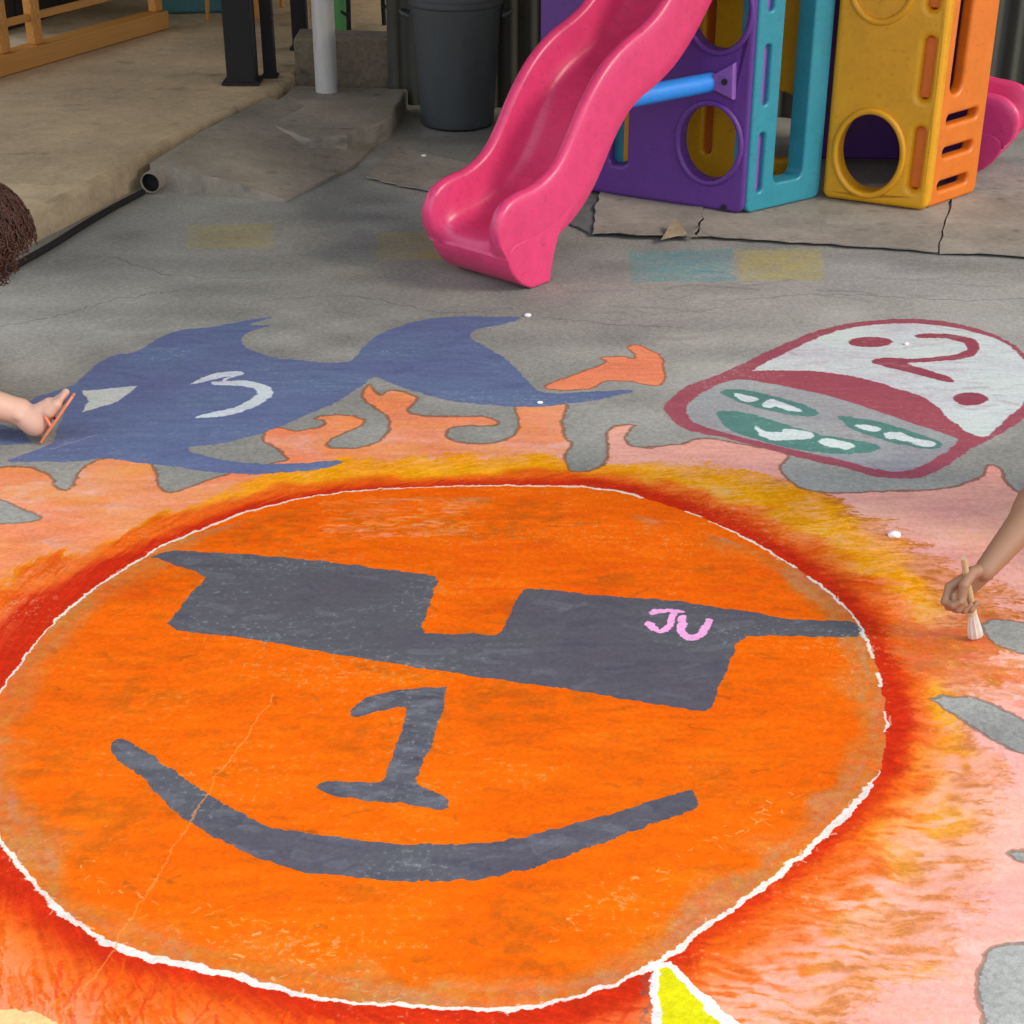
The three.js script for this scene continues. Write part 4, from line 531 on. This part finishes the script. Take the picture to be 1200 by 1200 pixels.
function headMesh(c, face, upHint, s, skin) {                            // c centre, s head height / 0.2
  const F = face.clone().normalize(), R = new THREE.Vector3().crossVectors(F, upHint).normalize(), U = new THREE.Vector3().crossVectors(R, F).normalize(), L = (x, y, z) => c.clone().addScaledVector(R, x * s).addScaledVector(U, y * s).addScaledVector(F, z * s);
  const B = [cap(L(0, 0.03, -0.012), L(0, 0.02, 0.012), 0.076 * s), cap(L(0, -0.03, 0.03), L(0, -0.062, 0.044), 0.05 * s, 0.026 * s), cap(L(0, 0.002, 0.082), L(0, -0.018, 0.096), 0.009 * s, 0.012 * s), cap(L(-0.034, 0.022, 0.066), L(0.034, 0.022, 0.066), 0.015 * s), cap(L(-0.016, -0.042, 0.076), L(0.016, -0.042, 0.076), 0.008 * s), cap(L(-0.03, -0.02, 0.058), L(0.03, -0.02, 0.058), 0.02 * s)];
  for (const e of [-1, 1]) B.push(cap(L(e * 0.076, 0.012, -0.004), L(e * 0.078, -0.018, -0.002), 0.013 * s, 0.009 * s), cap(L(e * 0.03, 0.004, 0.07), L(e * 0.031, 0.004, 0.071), 0.0125 * s));
  const g = boneMesh(B, 0.018 * s, 0.004);
  return { g: tint(g, (x, y, z) => { const p = V(x, y, z).sub(c), a = p.dot(R) / s, b = p.dot(U) / s, f = p.dot(F) / s; if (f > 0.06) { const ex = Math.abs(a) - 0.03, ey = b - 0.004; if (ex * ex + ey * ey * 2.2 < 0.00004) return [0.02, 0.012, 0.01]; if (ex * ex + ey * ey * 3 < 0.00014) return [0.75, 0.72, 0.68]; if (Math.abs(ex) < 0.018 && Math.abs(b - 0.03) < 0.004) return [0.05, 0.03, 0.02]; if (Math.abs(a) < 0.02 && Math.abs(b + 0.042) < 0.008) return [skin[0] * 0.8, skin[1] * 0.5, skin[2] * 0.5]; } return skin; }), L, F, R, U };
}
function bodyGeo(parts, skin) { return mergeGeometries(parts.map((g) => { const q = g.attributes.color ? g : tint(g, skin); return q; })); }
const skinMat = new THREE.MeshPhysicalMaterial({ vertexColors: true, roughness: 0.55, sheen: 0.2, sheenRoughness: 0.5 });
const cloth = (r, g, b) => new THREE.MeshStandardMaterial({ color: lin(r, g, b), roughness: 0.95 });
function shift(g, o) { g.translate(-o.x, -o.y, -o.z); return g; }
function curlyHair(H, s, r, n, len, fall) {                              // a noisy cap of hair with many loose ringlets
  const c = H.L(0, 0.03, -0.012), gs = [], f = boneField([cap(H.L(0, 0.035, -0.016), H.L(0, 0.0, -0.05), 0.088 * s, 0.078 * s)], 0.02);
  gs.push(netMesh((x, y, z) => f(x, y, z) + (fbm(x * 60 + z * 31, y * 60 + z * 23) - 0.5) * 0.02, [c.x - 0.2, c.y - 0.22, c.z - 0.2], [c.x + 0.2, c.y + 0.2, c.z + 0.2], 0.008));
  for (let i = 0; i < n; i++) {
    const th = rr(0, 6.283), u = rr(-0.75, 1), q = Math.sqrt(1 - u * u), dir = H.R.clone().multiplyScalar(q * Math.cos(th)).addScaledVector(H.F, q * Math.sin(th)).addScaledVector(H.U, u);
    if (dir.dot(H.F) > 0.55 && dir.dot(H.U) < 0.5) continue;
    const p0 = c.clone().addScaledVector(dir, 0.07 * s), L = rr(0.6, 1) * len, rad = rr(0.004, 0.011), turns = rr(2.5, 5), ph = rr(0, 6), pts = [], side = new THREE.Vector3().crossVectors(dir, V(0.3, 0.9, 0.2)).normalize(), oth = new THREE.Vector3().crossVectors(dir, side);
    for (let k = 0; k <= 22; k++) { const t = k / 22, a = ph + t * turns * 6.283; pts.push(p0.clone().addScaledVector(dir, L * 0.75 * Math.sin(t * 1.4) + 0.002).add(V(0, -fall * t * t * L, 0)).addScaledVector(side, Math.cos(a) * rad).addScaledVector(oth, Math.sin(a) * rad)); }
    const tg = new THREE.TubeGeometry(new THREE.CatmullRomCurve3(pts), 30, rr(0.001, 0.002), 3); tg.deleteAttribute('uv'); gs.push(tg);
  }
  return mergeGeometries(gs.map((g) => { if (g.attributes.uv) g.deleteAttribute('uv'); return g; }));
}
{ // seated child at the edge of the blue fish
  const o = V(-1.8, 0, -3.75), skin = [0.66, 0.4, 0.29], t = thing('person', 'person with curly dark brown hair sitting on the floor, orange sandal sole showing', 'person', [o.x, 0, o.z]);
  const heel = at(50, 519), ank = V(heel.x - 0.05, 0.082, heel.z - 0.01), hd = V(-1.275, 0.545, -3.73);
  const view = pixelRay(60, 490).normalize(), f = V(0.58, 0.76, -0.12).normalize(), w = view.clone().negate().addScaledVector(f, -view.clone().negate().dot(f)).normalize(), nrm = new THREE.Vector3().crossVectors(w, f).normalize(); if (nrm.x > 0) nrm.negate();   // nrm: from the sole up into the foot
  const S = (a, b, c) => V(heel.x, 0.012, heel.z).addScaledVector(f, a * 0.86).addScaledVector(w, b * 0.9).addScaledVector(nrm, c);
  const leg = [cap(V(-1.83, 0.1, -3.69), V(-1.53, 0.21, -3.68), 0.072, 0.052), cap(V(-1.53, 0.21, -3.68), V(-1.44, 0.165, -3.69), 0.05, 0.052), cap(V(-1.44, 0.165, -3.69), ank, 0.05, 0.032)];
  const leg2 = [cap(V(-1.83, 0.1, -3.82), V(-1.6, 0.13, -4.1), 0.072, 0.052), cap(V(-1.6, 0.13, -4.1), V(-1.64, 0.055, -3.87), 0.05, 0.032), cap(V(-1.65, 0.05, -3.87), V(-1.57, 0.035, -3.79), 0.032, 0.024)];
  const torso = [cap(V(-1.86, 0.11, -3.7), V(-1.86, 0.11, -3.82), 0.088), cap(V(-1.85, 0.13, -3.76), V(-1.55, 0.37, -3.75), 0.092, 0.085), cap(V(-1.54, 0.39, -3.67), V(-1.54, 0.39, -3.83), 0.05)];
  const armN = [cap(V(-1.54, 0.39, -3.66), V(-1.5, 0.2, -3.54), 0.04, 0.032), cap(V(-1.5, 0.2, -3.54), V(-1.43, 0.07, -3.52), 0.032, 0.022)], armF = [cap(V(-1.54, 0.39, -3.84), V(-1.53, 0.2, -3.95), 0.04, 0.032), cap(V(-1.53, 0.2, -3.95), V(-1.49, 0.07, -3.92), 0.032, 0.022)];
  const foot = [cap(ank, S(0.03, 0, 0.04), 0.032, 0.034), cap(S(0.024, 0, 0.03), S(0.1, 0, 0.026), 0.026, 0.02), cap(S(0.03, 0, 0.05), S(0.1, 0.004, 0.03), 0.03, 0.02), cap(S(0.09, -0.02, 0.022), S(0.12, -0.018, 0.018), 0.016, 0.014), cap(S(0.09, 0.018, 0.022), S(0.12, 0.018, 0.018), 0.016, 0.014)];
  const toes = [-0.026, -0.012, 0.0, 0.011, 0.022].map((b, i) => cap(S(0.118, b, 0.018), S(0.15 - i * 0.006, b * 1.1, 0.016), 0.011 - i * 0.0012, 0.0095 - i * 0.001));
  const head = headMesh(hd, V(0.62, -0.6, -0.5), V(0.5, 0.8, 0), 0.95, skin), neck = [cap(V(-1.54, 0.4, -3.75), V(-1.37, 0.5, -3.74), 0.042, 0.04)];
  part('body', shift(bodyGeo([boneMesh([...leg, ...leg2, ...torso, ...armN, ...armF, ...neck], 0.03, 0.012), boneMesh([leg[2], ...foot, cap(V(ank.x, ank.y + 0.002, ank.z + 0.026), V(ank.x + 0.004, ank.y, ank.z + 0.028), 0.011), ...toes], 0.008, 0.0032), head.g, handBones(V(-1.435, 0.075, -3.52), V(0.8, -0.45, 0.1), V(-0.3, -0.9, 0), 0.72, [0.35, 0.5, 0.4], 0.1), handBones(V(-1.49, 0.075, -3.92), V(0.6, -0.5, -0.2), V(-0.3, -0.9, 0), 0.72, [0.35, 0.5, 0.4], 0.1)], skin), o), skinMat, t);
  part('hair', shift(curlyHair(head, 1.04, 0.1, 2600, 0.078, 0.6), o), new THREE.MeshStandardMaterial({ color: lin(0.07, 0.027, 0.015), roughness: 0.55 }), t);
  const up = (c, q) => cap(c.a, c.a.clone().lerp(c.b, q), c.ra, c.ra + (c.rb - c.ra) * q);
  part('shirt', shift(boneMesh([...torso, up(armN[0], 0.6), up(armF[0], 0.6)], 0.03, 0.01, 0.013), o), cloth(0.45, 0.44, 0.42), t);
  part('shorts', shift(boneMesh([torso[0], up(leg[0], 0.7), up(leg2[0], 0.7)], 0.03, 0.01, 0.02), o), cloth(0.03, 0.04, 0.09), t);
  const sh = new THREE.Shape([[-0.002, -0.024], [0.03, -0.03], [0.1, -0.034], [0.14, -0.033], [0.165, -0.016], [0.168, 0.008], [0.15, 0.03], [0.1, 0.032], [0.03, 0.027], [-0.002, 0.022], [-0.01, 0]].map((a) => new THREE.Vector2(...a)));
  const sg = new THREE.ExtrudeGeometry(sh, { depth: 0.004, bevelEnabled: true, bevelThickness: 0.002, bevelSize: 0.002, bevelSegments: 2 }); sg.translate(0, 0, -0.006); sg.scale(0.86, 0.9, 0.8); sg.applyMatrix4(new THREE.Matrix4().makeBasis(f, new THREE.Vector3().crossVectors(nrm, f), nrm)); const so = S(0, 0, 0); sg.translate(so.x - o.x, so.y - o.y, so.z - o.z); const sd = part('sandal', sg, new THREE.MeshStandardMaterial({ color: lin(0.8, 0.22, 0.1), roughness: 0.6 }), t);
  const sc = new THREE.CatmullRomCurve3([S(0.06, -0.033, 0), S(0.085, -0.024, 0.038), S(0.115, -0.006, 0.03), S(0.085, 0.022, 0.036), S(0.06, 0.031, 0)]), sgm = new THREE.TubeGeometry(sc, 30, 0.004, 6); shift(sgm, o); part('strap', sgm, sd.material, sd);
}
{ // kneeling person whose arm reaches in with the brush
  const W = at(1153, 670, 0.17), E = at(1250, 552, 0.31), o = V(1.6, 0, -3.15), skin = [0.3, 0.15, 0.078], t = thing('person', 'person kneeling on the pink paint, bare brown arm reaching down with a brush', 'person', [o.x, 0, o.z]);
  const shL = V(1.25, 0.53, -2.96), armN = [cap(shL, E, 0.046, 0.04), cap(E, E.clone().lerp(W, 0.35), 0.04, 0.038), cap(E.clone().lerp(W, 0.35), W, 0.038, 0.0215)];
  const shR = V(1.36, 0.55, -3.2), el = V(1.42, 0.31, -3.36), wr = V(1.42, 0.2, -3.2), armF = [cap(shR, el, 0.045, 0.037), cap(el, wr, 0.036, 0.025)];
  const torso = [cap(V(1.66, 0.24, -3.1), V(1.68, 0.24, -3.26), 0.1), cap(V(1.64, 0.28, -3.17), V(1.36, 0.55, -3.08), 0.1, 0.1), cap(V(1.31, 0.56, -3.0), V(1.38, 0.57, -3.16), 0.06)];
  const legs = [cap(V(1.64, 0.2, -3.08), V(1.34, 0.085, -3.0), 0.085, 0.062), cap(V(1.34, 0.075, -3.0), V(1.72, 0.06, -2.98), 0.058, 0.036), cap(V(1.66, 0.2, -3.28), V(1.36, 0.085, -3.36), 0.085, 0.062), cap(V(1.36, 0.075, -3.36), V(1.74, 0.06, -3.34), 0.058, 0.036), cap(V(1.74, 0.055, -2.98), V(1.86, 0.03, -2.99), 0.034, 0.026), cap(V(1.76, 0.055, -3.34), V(1.88, 0.03, -3.35), 0.034, 0.026)];
  const hd = V(1.27, 0.76, -3.02), head = headMesh(hd, V(-0.75, -0.55, 0.3), V(-0.5, 0.8, 0), 1.02, skin), neck = [cap(V(1.345, 0.58, -3.08), V(1.29, 0.7, -3.035), 0.048, 0.045)];
  const tip = at(1143, 751), top = at(1130, 660, 0.2), bd = top.clone().sub(tip).normalize(), grip = tip.clone().addScaledVector(bd, 0.135);
  const hdir = grip.clone().sub(W).normalize().multiplyScalar(0.5).add(V(-0.55, -0.3, 0.0)), pn = V(0.2, -0.3, 1);
  part('body', shift(bodyGeo([boneMesh([...armN, ...armF, ...torso, ...legs, ...neck], 0.03, 0.012), head.g, handBones(W, hdir, pn, 0.92, [0.75, 1.25, 0.9], 0.9), handBones(wr, V(-0.6, -0.5, 0.4), V(0, -1, 0), 0.82, [0.3, 0.5, 0.4], 0.1)], skin), o), skinMat, t);
  part('hair', shift(curlyHair(head, 1.04, 0.1, 800, 0.045, 0.6), o), new THREE.MeshStandardMaterial({ color: lin(0.012, 0.009, 0.008), roughness: 0.6 }), t);
  const up = (c, q) => cap(c.a, c.a.clone().lerp(c.b, q), c.ra, c.ra + (c.rb - c.ra) * q);
  part('shirt', shift(boneMesh([...torso, up(armN[0], 0.55), up(armF[0], 0.55)], 0.03, 0.01, 0.013), o), cloth(0.5, 0.5, 0.5), t); part('shorts', shift(boneMesh([torso[0], up(legs[0], 0.75), up(legs[2], 0.75)], 0.03, 0.01, 0.018), o), cloth(0.03, 0.035, 0.06), t);
  // the brush in that hand
  const b = thing('paint_brush', 'small paint brush with white bristles pressed on the orange-pink floor', 'brush', [tip.x, 0.002, tip.z]), P = (a) => bd.clone().multiplyScalar(a);
  part('bristles', (() => { const g = new THREE.LatheGeometry([[0, 0], [0.009, 0.0], [0.0145, 0.004], [0.0135, 0.02], [0.009, 0.06], [0.0085, 0.075], [0, 0.075]].map((a) => new THREE.Vector2(...a)), 40); { const a = g.attributes.position; for (let i = 0; i < a.count; i++) { const t = Math.atan2(a.getZ(i), a.getX(i)), k = 1 + (0.1 * Math.sin(t * 9) + 0.06 * Math.sin(t * 17 + 1)) * (a.getY(i) < 0.05 ? 1 : 0.3); a.setXYZ(i, a.getX(i) * k, a.getY(i), a.getZ(i) * k); } g.computeVertexNormals(); } g.scale(1, 1, 0.6); g.applyQuaternion(new THREE.Quaternion().setFromUnitVectors(V(0, 1, 0), bd)); g.translate(0, 0.006, 0); return g; })(), matte(0.8, 0.76, 0.66, 0.8, 0.0008), b);
  part('ferrule', G.bar(P(0.075), P(0.105), 0.0105, 0.009, 16), matte(0.62, 0.52, 0.32, 0.4, 0.0002), b); part('handle', G.bar(P(0.1), P(0.222), 0.009, 0.0055, 14), matte(0.72, 0.55, 0.33, 0.5, 0.0004, woodTex), b);
}
// small white crumbs standing in for flecks of sunlight on the floor
for (const [px, py, s, label] of [[497, 187, 0.008, 'sun fleck made as a white crumb on the cardboard piece by the bin'], [619, 371, 0.0085, 'sun fleck made as a white crumb at the upper tip of blue fish tail'], [633, 473, 0.006, 'small sun fleck made as a white crumb on the lower tip of blue fish tail'], [1048, 629, 0.011, 'sun fleck made as a white crumb on pink paint beside the yellow halo'], [1062, 404, 0.006, 'small sun fleck made as a white crumb beside the maroon number two'], [1140, 738, 0.004, 'tiny white fleck made as a crumb beside the brush tip']]) {
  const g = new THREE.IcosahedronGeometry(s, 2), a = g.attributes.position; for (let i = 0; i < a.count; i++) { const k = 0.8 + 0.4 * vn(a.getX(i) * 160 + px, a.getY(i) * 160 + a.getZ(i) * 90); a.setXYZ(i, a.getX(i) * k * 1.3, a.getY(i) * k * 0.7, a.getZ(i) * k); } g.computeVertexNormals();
  const p = at(px, py); g.translate(p.x, s * 0.55 + (py < 200 ? 0.012 : 0), p.z); solo('sun_fleck_crumb', g, cloth(0.86, 0.85, 0.82), label, 'light_fleck', 'white crumbs standing in for sun flecks');
}
renderer.render(scene, camera);
